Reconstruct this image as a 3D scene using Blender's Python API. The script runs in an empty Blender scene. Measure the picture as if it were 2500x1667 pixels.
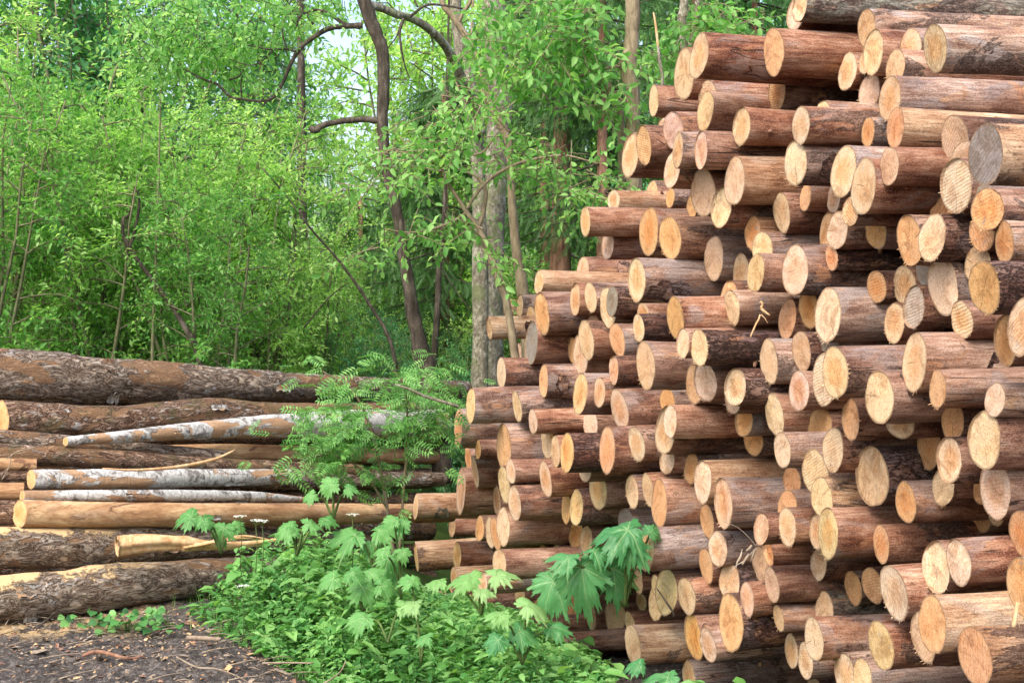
import bpy, math, random
import numpy as np
from mathutils import Vector, Matrix, noise
random.seed(7)
rng = np.random.default_rng(7)
SC = bpy.context.scene
C = SC.collection
F, YH, CX, CY = 3800.0, 750.0, 1250.0, 833.5
PIT = math.atan((CY-YH)/F); CP, SP = math.cos(PIT), math.sin(PIT)
CAMZ = 2.2
def at(x, y, d):
    u = (x-CX)/F; v = (CY-y)/F
    return Vector((u*d, (CP+v*SP)*d, (v*CP-SP)*d+CAMZ))

# ---------------------------------------------------------------- node helpers
class NT:
    def __init__(s, name):
        s.m = bpy.data.materials.new(name); s.m.use_nodes = True
        s.t = s.m.node_tree; s.t.nodes.clear()
        s.out = s.t.nodes.new('ShaderNodeOutputMaterial')
    def n(s, typ, props=None, **ins):
        nd = s.t.nodes.new('ShaderNode'+typ)
        for k, v in (props or {}).items(): setattr(nd, k, v)
        for k, v in ins.items():
            key = int(k[1:]) if k[0] == '_' else k.replace('_', ' ')
            s.set(nd.inputs[key], v)
        return nd
    def set(s, inp, v):
        if isinstance(v, bpy.types.NodeSocket): s.t.links.new(v, inp)
        elif isinstance(v, bpy.types.Node): s.t.links.new(v.outputs[0], inp)
        else: inp.default_value = v
    def math(s, op, a, b=0.0, c=None, clamp=False):
        nd = s.t.nodes.new('ShaderNodeMath'); nd.operation = op; nd.use_clamp = clamp
        s.set(nd.inputs[0], a); s.set(nd.inputs[1], b)
        if c is not None: s.set(nd.inputs[2], c)
        return nd.outputs[0]
    def rng(s, v, a, b, c=0.0, d=1.0, smooth=True):
        nd = s.t.nodes.new('ShaderNodeMapRange')
        if smooth: nd.interpolation_type = 'SMOOTHSTEP'
        for i, q in enumerate((v, a, b, c, d)): s.set(nd.inputs[i], q)
        return nd.outputs[0]
    def mix(s, f, a, b, mode='MIX'):
        nd = s.t.nodes.new('ShaderNodeMix'); nd.data_type = 'RGBA'; nd.blend_type = mode
        s.set(nd.inputs[0], f)
        if isinstance(b, float): b = (b, b, b)
        s.set(nd.inputs[6], a if not isinstance(a, tuple) else (*a[:3], 1)); s.set(nd.inputs[7], b if not isinstance(b, tuple) else (*b[:3], 1))
        return nd.outputs[2]
    def ramp(s, f, stops):
        nd = s.t.nodes.new('ShaderNodeValToRGB'); cr = nd.color_ramp
        while len(cr.elements) < len(stops): cr.elements.new(0.5)
        for e, (p, c) in zip(cr.elements, stops): e.position = p; e.color = (*c, 1)
        s.set(nd.inputs[0], f); return nd.outputs[0]
    def noise(s, vec, scale, detail=4, rough=.6, dist=0.0):
        return s.n('TexNoise', None, Vector=vec, Scale=scale, Detail=detail, Roughness=rough, Distortion=dist).outputs[0]
    def coords(s, sc=(1, 1, 1), rnd=True):
        tc = s.n('TexCoord').outputs['Object']
        if rnd:
            oi = s.n('ObjectInfo').outputs['Random']
            off = s.n('CombineXYZ', None, X=s.math('MULTIPLY', oi, 37.), Y=s.math('MULTIPLY', oi, 91.), Z=s.math('MULTIPLY', oi, 53.)).outputs[0]
            tc = s.n('VectorMath', None, _0=tc, _1=off).outputs[0]
        mp = s.n('Mapping', None, Vector=tc); mp.inputs['Scale'].default_value = sc
        return mp.outputs[0]
    def finish(s, col, rough=.8, bump=None, bstr=.4, bdist=.01, spec=.3, trans=None, tf=.3):
        p = s.n('BsdfPrincipled'); s.set(p.inputs['Base Color'], col if not isinstance(col, tuple) else (*col, 1)); s.set(p.inputs['Roughness'], rough)
        p.inputs['Specular IOR Level'].default_value = spec
        if bump is not None:
            b = s.n('Bump', None, Height=bump); b.inputs['Strength'].default_value = bstr; b.inputs['Distance'].default_value = bdist
            s.set(p.inputs['Normal'], b.outputs[0])
        sh = p.outputs[0]
        if trans is not None:
            t = s.n('BsdfTranslucent'); s.set(t.inputs[0], trans)
            mx = s.n('MixShader', None, _0=tf, _1=sh, _2=t.outputs[0]); sh = mx.outputs[0]
        s.t.links.new(sh, s.out.inputs[0]); return s.m

def bark_mat(name, dark, mid, pale, patch, patch_amt, speck=.5, scaly=0.0):
    s = NT(name)
    st = s.coords((.22, 1, 1)); iso = s.coords((1, 1, 1))
    n1 = s.noise(st, 14, 8, .68, .3)
    n0 = s.noise(iso, 3.2, 5, .6)
    f = s.math('ADD', s.math('MULTIPLY', n1, .62), s.math('MULTIPLY', n0, .38))
    rnd = s.n('ObjectInfo').outputs['Random']
    f = s.math('ADD', f, s.math('MULTIPLY', s.math('SUBTRACT', rnd, .5), .07))
    col = s.ramp(f, [(.39, dark), (.465, mid), (.53, tuple(.5*(a+b) for a, b in zip(mid, pale))), (.60, pale)])
    n2 = s.noise(s.coords((.5, 1, 1)), 5.0, 6, .62, .8)
    pm = s.rng(n2, .58-patch_amt*.14, .66-patch_amt*.14)
    col = s.mix(s.math('MULTIPLY', pm, .7), col, s.mix(s.noise(st, 40, 4, .7), tuple(c*.7 for c in patch), patch))
    # dark resin and insect specks, clustered
    sp = s.rng(s.noise(s.coords((.55, 1, 1)), 48, 4, .75), .56, .64)
    spc = s.rng(s.noise(iso, 5.5, 4, .6), .44, .56)
    col = s.mix(s.math('MULTIPLY', s.math('MULTIPLY', sp, spc), speck), col, tuple(c*.35 for c in dark))
    # drying checks that run along the log
    ck = s.noise(s.coords((.045, 1, 1)), 9, 2, .4)
    ckl = s.math('SUBTRACT', 1.0, s.rng(s.math('ABSOLUTE', s.math('SUBTRACT', ck, .5)), .0015, .0055))
    ckm = s.math('MULTIPLY', ckl, s.rng(s.noise(iso, 1.7, 2, .5), .5, .56))
    col = s.mix(s.math('MULTIPLY', ckm, .9), col, (.02, .010, .008))
    scn = s.rng(s.noise(s.coords((.35, 1, 1)), 6.5, 6, .66, 1.4), .605, .625)
    col = s.mix(s.math('MULTIPLY', scn, .75), col, s.mix(s.noise(s.coords((.1, 1, 1)), 60, 4, .7), (.40, .19, .09), (.70, .46, .27)))
    # knots
    vk = s.n('TexVoronoi', None, Vector=s.coords((.45, 1, 1)), Scale=2.6, Randomness=1.0)
    kd = vk.outputs['Distance']
    kn = s.math('SUBTRACT', 1.0, s.rng(kd, .05, .16))
    kr = s.math('SINE', s.math('MULTIPLY', kd, 120.))
    col = s.mix(s.math('MULTIPLY', kn, .85), col, s.mix(s.rng(kr, -1, 1), tuple(c*.45 for c in mid), (.52, .30, .16)))
    col = s.mix(s.math('SUBTRACT', 1.0, s.rng(kd, .02, .045)), col, (.05, .025, .015))
    h = s.math('ADD', s.math('MULTIPLY', n1, 1.0), s.math('MULTIPLY', n2, .5))
    h = s.math('SUBTRACT', h, s.math('MULTIPLY', ckm, .8)); h = s.math('ADD', h, s.math('MULTIPLY', kn, .5))
    # plates of old bark left on some of the logs
    pl = s.rng(s.noise(s.coords((.45, 1, 1), True), 3.6, 7, .68, .9), .545, .56)
    pl = s.math('MULTIPLY', pl, s.rng(s.math('FRACT', s.math('MULTIPLY', rnd, 13.7)), .50, .62))
    prg = s.math('ABSOLUTE', s.math('SUBTRACT', s.noise(s.coords((.5, 1, 1)), 26, 6, .72, 1.0), .5))
    col = s.mix(s.math('MULTIPLY', pl, .9), col, s.mix(s.rng(prg, .0, .09), (.035, .02, .016), (.24, .17, .14)))
    fib = s.noise(s.coords((.10, 1, 1)), 70, 5, .75)
    col = s.mix(s.rng(fib, .40, .60, 0, .8), col, s.mix(1.0, col, (.50, .40, .36), 'MULTIPLY'))
    grit = s.noise(s.coords((.55, 1, 1)), 210, 3, .8)
    col = s.mix(s.rng(grit, .50, .66, 0, .6), col, tuple(c*.6 for c in dark))
    col = s.mix(s.rng(grit, .50, .36, 0, .35), col, pale)
    tone = s.noise(s.coords((.8, 1, 1)), 1.9, 3, .5)
    col = s.mix(s.rng(tone, .40, .62, 0, .6), col, s.mix(1.0, col, (.55, .40, .34), 'MULTIPLY'))
    h = s.math('ADD', h, s.math('MULTIPLY', pl, .8)); h = s.math('ADD', h, s.math('MULTIPLY', fib, .5)); h = s.math('ADD', h, s.math('MULTIPLY', grit, .25))
    if scaly > 0:
        rg = s.noise(s.coords((.4, 1, 1)), 24, 6, .7, 1.2); v = s.math('ABSOLUTE', s.math('SUBTRACT', rg, .5)); e = s.rng(v, .006, .045)
        col = s.mix(s.math('MULTIPLY', s.math('SUBTRACT', 1.0, e), scaly), col, tuple(c*.4 for c in dark))
        h = s.math('ADD', h, s.math('MULTIPLY', e, scaly))
    return s.finish(col, .78, h, .8, .016, .22)

MB = {
 'r': bark_mat('bark_red_brown', (.14, .042, .020), (.35, .165, .095), (.63, .43, .31), (.45, .37, .34), .2),
 'k': bark_mat('bark_dark_brown', (.09, .034, .022), (.27, .135, .088), (.54, .37, .275), (.38, .31, .285), .25, .85),
 'g': bark_mat('bark_grey_weathered', (.11, .05, .035), (.31, .19, .14), (.57, .44, .36), (.40, .365, .36), .65),
 'm': bark_mat('bark_lichen_grey', (.09, .05, .04), (.23, .175, .135), (.40, .36, .30), (.34, .36, .29), 1.0, .7, .5),
 'y': bark_mat('bark_peeled_straw', (.24, .11, .05), (.46, .28, .16), (.71, .54, .36), (.58, .48, .38), .2, .6),
 'w': bark_mat('bark_washed_pink', (.17, .08, .05), (.40, .25, .175), (.67, .52, .41), (.50, .47, .46), .45, .5),
 'b': bark_mat('bark_scaly_dark', (.06, .025, .018), (.20, .10, .07), (.38, .26, .21), (.30, .25, .27), .35, .7, .8),
}
def face_mat():
    s = NT('sawn_wood')
    oi = s.n('ObjectInfo'); base = oi.outputs['Color']; rnd = oi.outputs['Random']
    tc = s.n('TexCoord').outputs['Object']
    ang = s.math('MULTIPLY', s.math('FRACT', s.math('MULTIPLY', rnd, 17.3)), 3.1416)
    rot = s.n('VectorRotate', {'rotation_type': 'X_AXIS'}, Vector=tc, Angle=ang).outputs[0]
    off = s.n('VectorMath', None, _0=rot, _1=s.n('CombineXYZ', None, X=s.math('MULTIPLY', rnd, 50.), Y=s.math('MULTIPLY', rnd, 13.), Z=0.).outputs[0]).outputs[0]
    saw = s.n('TexWave', {'bands_direction': 'Y'}, Vector=off, Scale=22., Distortion=3.5, Detail=3., Detail_Scale=1.2, Detail_Roughness=.7).outputs[1]
    sawn = s.noise(s.n('Mapping', None, Vector=off, Scale=(1, 1, .06)).outputs[0], 120, 3, .7)
    fine = s.noise(off, 110, 4, .85); blot = s.noise(off, 11, 5, .6, .5); big = s.noise(off, 4.5, 3, .5)
    amt = s.rng(s.math('FRACT', s.math('MULTIPLY', rnd, 5.7)), .25, .75)
    col = s.mix(s.math('MULTIPLY', s.math('MULTIPLY', s.rng(saw, .45, .95), amt), .30), base, s.mix(1.0, base, (.62, .46, .33), 'MULTIPLY'))
    col = s.mix(s.rng(fine, .44, .60, .0, .7), col, s.mix(1.0, col, (.66, .55, .44), 'MULTIPLY'))
    col = s.mix(s.rng(fine, .48, .36, 0, .5), col, s.mix(1.0, col, (1.2, 1.2, 1.15), 'MULTIPLY'))
    col = s.mix(s.math('MULTIPLY', s.rng(sawn, .42, .62), .35), col, s.mix(1.0, col, (1.25, 1.22, 1.15), 'MULTIPLY'))
    col = s.mix(s.rng(blot, .45, .72, 0, .55), col, s.mix(1.0, col, (.86, .66, .46), 'MULTIPLY'))
    col = s.mix(s.rng(big, .5, .66, 0, .5), col, s.mix(1.0, col, (1.12, 1.12, 1.05), 'MULTIPLY'))
    # growth rings around the pith
    sep = s.n('SeparateXYZ', None, Vector=tc)
    rad = s.n('Attribute', {'attribute_name': 'rad'}).outputs['Fac']
    rr = s.math('ADD', rad, s.math('MULTIPLY', s.noise(tc, 9, 3), .12))
    ring = s.math('SINE', s.math('MULTIPLY', rr, 95.))
    col = s.mix(s.math('MULTIPLY', s.rng(ring, .1, 1), s.math('MULTIPLY', s.math('SUBTRACT', 1.0, amt), .3)), col, s.mix(1.0, col, (.7, .5, .34), 'MULTIPLY'))
    # grey mould spots on some faces
    md = s.rng(s.noise(off, 26, 5, .7, 1.0), .60, .68)
    mdm = s.rng(s.math('FRACT', s.math('MULTIPLY', rnd, 29.1)), .5, .6)
    col = s.mix(s.math('MULTIPLY', s.math('MULTIPLY', md, mdm), .65), col, (.28, .28, .28))
    # heartwood tint, sapwood edge and bark rim
    hw = s.math('SUBTRACT', 1.0, s.rng(rr, .45, .8))
    col = s.mix(s.math('MULTIPLY', hw, s.rng(s.math('FRACT', s.math('MULTIPLY', rnd, 41.3)), .2, .9, .1, .75)), col, s.mix(1.0, col, (.96, .72, .5), 'MULTIPLY'))
    wob = s.math('ADD', rad, s.math('MULTIPLY', s.math('SUBTRACT', s.noise(tc, 22, 3), .5), .07))
    rim = s.rng(wob, .90, .965)
    rcol = s.mix(s.noise(tc, 60, 3), (.13, .07, .04), (.36, .24, .14))
    col = s.mix(s.math('MULTIPLY', rim, .78), col, rcol)
    dirt = s.math('MULTIPLY', s.rng(s.noise(off, 7.5, 7, .75, .8), .48, .62), .65)
    col = s.mix(dirt, col, s.mix(1.0, col, (.56, .46, .37), 'MULTIPLY'))
    spk = s.rng(s.noise(off, 95, 2, .6), .66, .72)
    col = s.mix(s.math('MULTIPLY', spk, .5), col, (.16, .09, .05))
    pith = s.math('SUBTRACT', 1.0, s.rng(rr, .05, .09))
    col = s.mix(s.math('MULTIPLY', pith, .6), col, (.22, .11, .05))
    # drying cracks
    an = s.math('ARCTAN2', sep.outputs[2], sep.outputs[1])
    a0 = s.math('MULTIPLY', s.math('SUBTRACT', s.math('FRACT', s.math('MULTIPLY', rnd, 7.9)), .5), 5.6)
    d = s.math('ABSOLUTE', s.math('SUBTRACT', an, s.math('ADD', a0, s.math('MULTIPLY', s.noise(tc, 16, 3), .5))))
    cr = s.math('MULTIPLY', s.math('SUBTRACT', 1.0, s.rng(s.math('MULTIPLY', d, rad), .004, .016)), s.rng(rad, .25, .35))
    cr = s.math('MULTIPLY', cr, s.rng(s.math('FRACT', s.math('MULTIPLY', rnd, 3.3)), .4, .45))
    col = s.mix(s.math('MULTIPLY', cr, .85), col, (.06, .03, .018))
    for q_, th_ in ((11.7, .35), (23.9, .45)):
        a1 = s.math('MULTIPLY', s.math('SUBTRACT', s.math('FRACT', s.math('MULTIPLY', rnd, q_)), .5), 5.9)
        d1 = s.math('ABSOLUTE', s.math('SUBTRACT', an, s.math('ADD', a1, s.math('MULTIPLY', s.noise(tc, 21+q_, 3), .45))))
        c1 = s.math('MULTIPLY', s.math('SUBTRACT', 1.0, s.rng(s.math('MULTIPLY', d1, rad), .004, .013)), s.math('SUBTRACT', 1.0, s.rng(rad, .5, .75)))
        c1 = s.math('MULTIPLY', c1, s.rng(s.math('FRACT', s.math('MULTIPLY', rnd, q_*1.7)), th_, th_+.05))
        col = s.mix(s.math('MULTIPLY', c1, .7), col, (.08, .04, .02)); cr = s.math('MAXIMUM', cr, c1)
    h = s.math('ADD', s.math('MULTIPLY', saw, s.math('MULTIPLY', amt, .45)), s.math('MULTIPLY', fine, .7))
    h = s.math('ADD', h, s.math('MULTIPLY', sawn, .6)); h = s.math('SUBTRACT', h, cr)
    return s.finish(col, .85, h, .5, .006, .2)
M_FACE = face_mat()

def leaf_mat(name, a, b, c, tr, tf=.4, rough=.5, vein=False, spec=.35, var=.5):
    s = NT(name)
    g = s.n('NewGeometry').outputs['Random Per Island']
    tc = s.n('TexCoord').outputs['Object']
    cl = s.noise(tc, 1.3, 3, .5); oi = s.n('ObjectInfo').outputs['Random']
    f = s.math('ADD', s.math('MULTIPLY', g, .55), s.math('MULTIPLY', cl, .5))
    f = s.math('ADD', f, s.math('MULTIPLY', s.math('SUBTRACT', oi, .5), .25))
    col = s.ramp(f, [(.15, a), (.5, b), (.9, c)])
    bump = None
    if vein:
        v = s.n('Attribute', {'attribute_name': 'vein'}).outputs['Fac']
        mot = s.noise(tc, 40, 4, .6)
        col = s.mix(s.rng(mot, .35, .7, 0, .35), col, s.mix(1.0, col, (.6, .75, .6), 'MULTIPLY'))
        col = s.mix(s.math('MULTIPLY', v, .8), col, (.30, .44, .20))
        bump = s.math('ADD', s.math('MULTIPLY', mot, .6), v)
    trc = s.mix(1.0, col, tr, 'MULTIPLY')
    return s.finish(col, rough, bump, .4, .006, spec, trc, tf)
L_WILLOW = leaf_mat('leaf_bright', (.10, .26, .05), (.23, .48, .10), (.50, .70, .28), (1.45, 1.45, .85), .56)
L_ALDER = leaf_mat('leaf_mid', (.065, .21, .045), (.155, .39, .085), (.36, .60, .20), (1.45, 1.45, .85), .54)
L_BLUE = leaf_mat('leaf_cool', (.04, .16, .06), (.09, .29, .11), (.20, .46, .18), (1.3, 1.4, .9), .42)
L_YEL = leaf_mat('leaf_sunny', (.16, .35, .07), (.32, .57, .13), (.54, .74, .28), (1.35, 1.4, .9), .56)
L_SPRUCE = leaf_mat('needles_dark', (.03, .08, .025), (.055, .15, .035), (.11, .24, .06), (1.5, 1.5, .8), .25)
L_HERB = leaf_mat('leaf_herb', (.025, .10, .03), (.085, .26, .06), (.24, .46, .14), (1.5, 1.5, .8), .36)
L_HOG = leaf_mat('leaf_hogweed', (.027, .13, .045), (.06, .225, .075), (.13, .34, .12), (1.3, 1.5, .8), .28, .45, True)
L_HOGP = leaf_mat('leaf_hogweed_pale', (.12, .27, .07), (.20, .40, .12), (.38, .50, .25), (1.5, 1.5, .8), .35, .5, True)
L_HOG2 = leaf_mat('leaf_hogweed_green', (.045, .16, .04), (.095, .28, .07), (.19, .41, .12), (1.4, 1.5, .8), .33, .5, True)
def wood_mat(name, d, m, p, moss=None, sc=(1, 1, .25)):
    s = NT(name); st = s.coords(sc); iso = s.coords((1, 1, 1))
    n1 = s.noise(st, 22, 7, .7, .6); n2 = s.noise(iso, 6, 5, .65)
    col = s.ramp(s.math('ADD', s.math('MULTIPLY', n1, .65), s.math('MULTIPLY', n2, .35)), [(.36, d), (.5, m), (.64, p)])
    if moss: col = s.mix(s.rng(s.noise(iso, 4, 5, .7), .5, .62, 0, .7), col, moss)
    return s.finish(col, .85, n1, .8, .02, .2)
W_DARK = wood_mat('bark_tree_dark', (.02, .016, .012), (.06, .048, .036), (.15, .125, .10))
W_GREY = wood_mat('bark_tree_grey', (.05, .042, .03), (.20, .18, .13), (.50, .47, .38), (.16, .19, .08), (1.3, 1.3, .9))
W_BROWN = wood_mat('bark_tree_smooth', (.10, .075, .045), (.22, .175, .11), (.34, .28, .18))
W_TWIG = wood_mat('twig_olive', (.08, .08, .045), (.17, .165, .09), (.27, .26, .16))
W_PINE = wood_mat('bark_tree_pine', (.10, .05, .035), (.26, .14, .09), (.42, .25, .17))
W_STEM = wood_mat('stem_green', (.035, .07, .02), (.08, .13, .035), (.15, .20, .06))
W_DRY = wood_mat('twig_dry', (.14, .10, .07), (.27, .21, .15), (.42, .35, .27))
W_FRESH = wood_mat('wood_split', (.38, .19, .08), (.58, .36, .18), (.74, .55, .33))

# ---------------------------------------------------------------- mesh helpers
def np_mesh(name, V, Fs, mat, smooth=False, attrs=None):
    """Fs: list of int arrays (k,3) or (k,4)"""
    me = bpy.data.meshes.new(name); V = np.asarray(V, dtype=np.float32)
    Fs = [np.asarray(f, dtype=np.int32) for f in Fs if len(f)]
    lt = np.concatenate([np.full(len(f), f.shape[1], np.int32) for f in Fs])
    li = np.concatenate([f.ravel() for f in Fs])
    me.vertices.add(len(V)); me.vertices.foreach_set('co', V.ravel())
    me.loops.add(len(li)); me.loops.foreach_set('vertex_index', li)
    me.polygons.add(len(lt))
    ls = np.zeros(len(lt), np.int32); ls[1:] = np.cumsum(lt)[:-1]
    me.polygons.foreach_set('loop_start', ls); me.polygons.foreach_set('loop_total', lt)
    if smooth: me.polygons.foreach_set('use_smooth', np.ones(len(lt), bool))
    for k, a in (attrs or {}).items():
        at_ = me.attributes.new(k, 'FLOAT', 'POINT'); at_.data.foreach_set('value', np.asarray(a, np.float32))
    me.update(calc_edges=True); me.validate()
    if mat: me.materials.append(mat)
    return me
def link(name, data, parent=None, loc=None):
    o = bpy.data.objects.new(name, data); C.objects.link(o)
    if parent: o.parent = parent
    if loc is not None: o.location = loc
    return o
def tag(o, label=None, cat=None, group=None, kind=None):
    if label: o['label'] = label
    if cat: o['category'] = cat
    if group: o['group'] = group
    if kind: o['kind'] = kind
    return o
def nrm(v): return v/(np.linalg.norm(v, axis=-1, keepdims=True)+1e-9)
class Tubes:
    def __init__(s): s.V = []; s.Q = []; s.n = 0
    def add(s, P, R, k=6, wob=0.0, seed=0, cap=True):
        P = np.asarray(P, float); R = np.asarray(R, float); m = len(P)
        T = nrm(np.gradient(P, axis=0)); up = np.array([0, 0, 1.]) if abs(T[0][2]) < .8 else np.array([1., 0, 0])
        A = nrm(np.cross(T, up)); B = np.cross(A, T)
        a = np.arange(k)*2*math.pi/k
        r = R[:, None]*np.ones((m, k))
        if wob: 
            q = rng.normal(size=(m, k)); q = (q+np.roll(q, 1, 1)+np.roll(q, -1, 1))/3
            q[1:-1] = (q[1:-1]+q[:-2]+q[2:])/3
            r = r*(1+wob*q)
        V = P[:, None, :]+r[..., None]*(np.cos(a)[None, :, None]*A[:, None, :]+np.sin(a)[None, :, None]*B[:, None, :])
        V = V.reshape(-1, 3); i = np.arange(m-1)[:, None]*k+np.arange(k)[None, :]; j = np.arange(m-1)[:, None]*k+(np.arange(k)[None, :]+1) % k
        Q = np.stack([i, j, j+k, i+k], -1).reshape(-1, 4)+s.n
        s.V.append(V); s.Q.append(Q); s.n += len(V)
        if cap:
            s.V.append(P[[0, -1]]); c0 = s.n; s.n += 2
            b0 = c0-len(V); e0 = c0-k
            kk = np.arange(k); k2 = (kk+1) % k
            s.Q.append(np.stack([b0+kk, np.full(k, c0), np.full(k, c0), b0+k2], -1)[:, [0, 1, 3, 3]][:, :3] if False else np.zeros((0, 4), int))
            s.T = getattr(s, 'T', []); s.T.append(np.stack([b0+k2, b0+kk, np.full(k, c0)], -1)); s.T.append(np.stack([e0+kk, e0+k2, np.full(k, c0+1)], -1))
    def mesh(s, name, mat, smooth=True):
        Fs = [np.concatenate(s.Q)]
        if getattr(s, 'T', None): Fs.append(np.concatenate(s.T))
        return np_mesh(name, np.concatenate(s.V), Fs, mat, smooth)
def spline(P, n):
    """Catmull-Rom through rows of P"""
    P = np.asarray(P, float); Q = np.vstack([2*P[0]-P[1], P, 2*P[-1]-P[-2]])
    out = []
    for t in np.linspace(0, len(P)-1-1e-6, n):
        i = int(t); u = t-i; a, b, c, d = Q[i], Q[i+1], Q[i+2], Q[i+3]
        out.append(.5*((2*b)+(c-a)*u+(2*a-5*b+4*c-d)*u*u+(3*b-a-3*c+d)*u**3))
    return np.array(out)
# leaf templates: rows (along, side, lift), faces
T_KITE = (np.array([[0, 0, 0], [.45, .5, .12], [1, 0, -.06], [.45, -.5, .12]]), np.array([[0, 2, 1], [0, 3, 2]]))
T_OVAL = (np.array([[0, 0, 0], [.22, .40, .10], [.62, .42, .06], [1, 0, -.22], [.62, -.42, .06], [.22, -.40, .10], [.5, 0, -.02]]),
          np.array([[0, 6, 1], [1, 6, 2], [2, 6, 3], [3, 6, 4], [4, 6, 5], [5, 6, 0]]))
def t_pinnate(pairs=6):
    V = []; Fc = []
    def leaflet(o, d, l, w):
        b = len(V); d = np.array(d, float); sd = np.array([-d[1], d[0], 0])
        for q in ((0, 0), (.4, .5), (1, 0), (.4, -.5)):
            V.append(np.array(o)+d*l*q[0]+sd*w*q[1]+np.array([0, 0, .03*(abs(q[1]) > 0)-.05*q[0]]))
        Fc.extend([[b, b+2, b+1], [b, b+3, b+2]])
    for i in range(pairs):
        x = .22+.68*i/(pairs-1); l = .30*(1-.35*abs(i/(pairs-1)-.45))
        for sg in (1, -1): leaflet((x, 0, -.10*x*x), nrm(np.array([.45, sg*.9, 0])), l, l*.34)
    leaflet((.92, 0, -.09), (1, 0, 0), .22, .09)
    b = len(V); V.extend([np.array([0, .008, 0]), np.array([0, -.008, 0]), np.array([.95, 0, -.09])]); Fc.append([b, b+1, b+2])
    return np.array(V), np.array(Fc)
T_PIN = t_pinnate(6)
def t_sprig(n=12):
    V = []; Fc = []
    for i in range(n):
        for sg in (1, -1):
            x = .03+.94*i/n; b = len(V); d = nrm(np.array([.8, sg*.6, .25*math.sin(i*2.1)])); l = .17
            sd = np.array([-d[1], d[0], 0])*.018; o = np.array([x, 0, 0])
            V.extend([o-sd, o+sd, o+d*l]); Fc.append([b, b+1, b+2])
    b = len(V); V.extend([np.array([0, .012, 0]), np.array([0, -.012, 0]), np.array([1, 0, 0])]); Fc.append([b, b+1, b+2])
    return np.array(V), np.array(Fc)
T_SPRIG = t_sprig()
def scatter(tmpl, P, D, N, L, W, Z=None):
    P = np.asarray(P, float); D = nrm(np.asarray(D, float)); N = np.asarray(N, float)
    S = nrm(np.cross(N, D)); N = np.cross(D, S); L = np.broadcast_to(L, len(P)); W = np.broadcast_to(W, len(P)); Z = L if Z is None else Z
    T, Fc = tmpl
    V = P[:, None]+T[None, :, 0, None]*(D*L[:, None])[:, None]+T[None, :, 1, None]*(S*W[:, None])[:, None]+T[None, :, 2, None]*(N*L[:, None])[:, None]
    Fa = Fc[None]+(np.arange(len(P))*len(T))[:, None, None]
    return V.reshape(-1, 3), Fa.reshape(-1, 3)
def merge(parts):
    V = []; Q = []; n = 0
    for v, f in parts: V.append(v); Q.append(f+n); n += len(v)
    return np.concatenate(V), np.concatenate(Q)

# ---------------------------------------------------------------- camera, world, sun
cam = bpy.data.cameras.new('camera'); co = link('camera', cam)
cam.sensor_width = 36; cam.lens = F/2500*36; cam.clip_end = 2000; cam.clip_start = .1
co.location = (0, 0, CAMZ); co.rotation_euler = (math.pi/2-PIT, 0, 0); SC.camera = co
W = bpy.data.worlds.new('World'); SC.world = W; W.use_nodes = True
nt = W.node_tree; nt.nodes.clear()
sky = nt.nodes.new('ShaderNodeTexSky'); sky.sky_type = 'NISHITA'; sky.sun_disc = False
SUN_EL, SUN_AZ = math.radians(50), math.radians(-150)   # azimuth measured from +Y towards +X
sky.sun_elevation = SUN_EL; sky.sun_rotation = SUN_AZ; sky.air_density = 1.0; sky.dust_density = 4.0; sky.ozone_density = .6
bg = nt.nodes.new('ShaderNodeBackground'); bg.inputs[1].default_value = .15
ow = nt.nodes.new('ShaderNodeOutputWorld'); nt.links.new(sky.outputs[0], bg.inputs[0]); nt.links.new(bg.outputs[0], ow.inputs[0])
sl = bpy.data.lights.new('sun', 'SUN'); sl.energy = 1.2; sl.angle = math.radians(40); sl.color = (1, .95, .87)
so = link('sun', sl); sd = Vector((math.sin(SUN_AZ)*math.cos(SUN_EL), math.cos(SUN_AZ)*math.cos(SUN_EL), math.sin(SUN_EL)))
so.rotation_euler = sd.to_track_quat('Z', 'Y').to_euler(); so.location = (-4, -3, 9)
SC.view_settings.view_transform = 'Standard'; SC.view_settings.look = 'None'; SC.view_settings.exposure = 1.42; SC.view_settings.gamma = 1
cy = SC.cycles; cy.max_bounces = 7; cy.diffuse_bounces = 4; cy.glossy_bounces = 2; cy.transmission_bounces = 5; cy.use_denoising = True; cy.caustics_reflective = False

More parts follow.
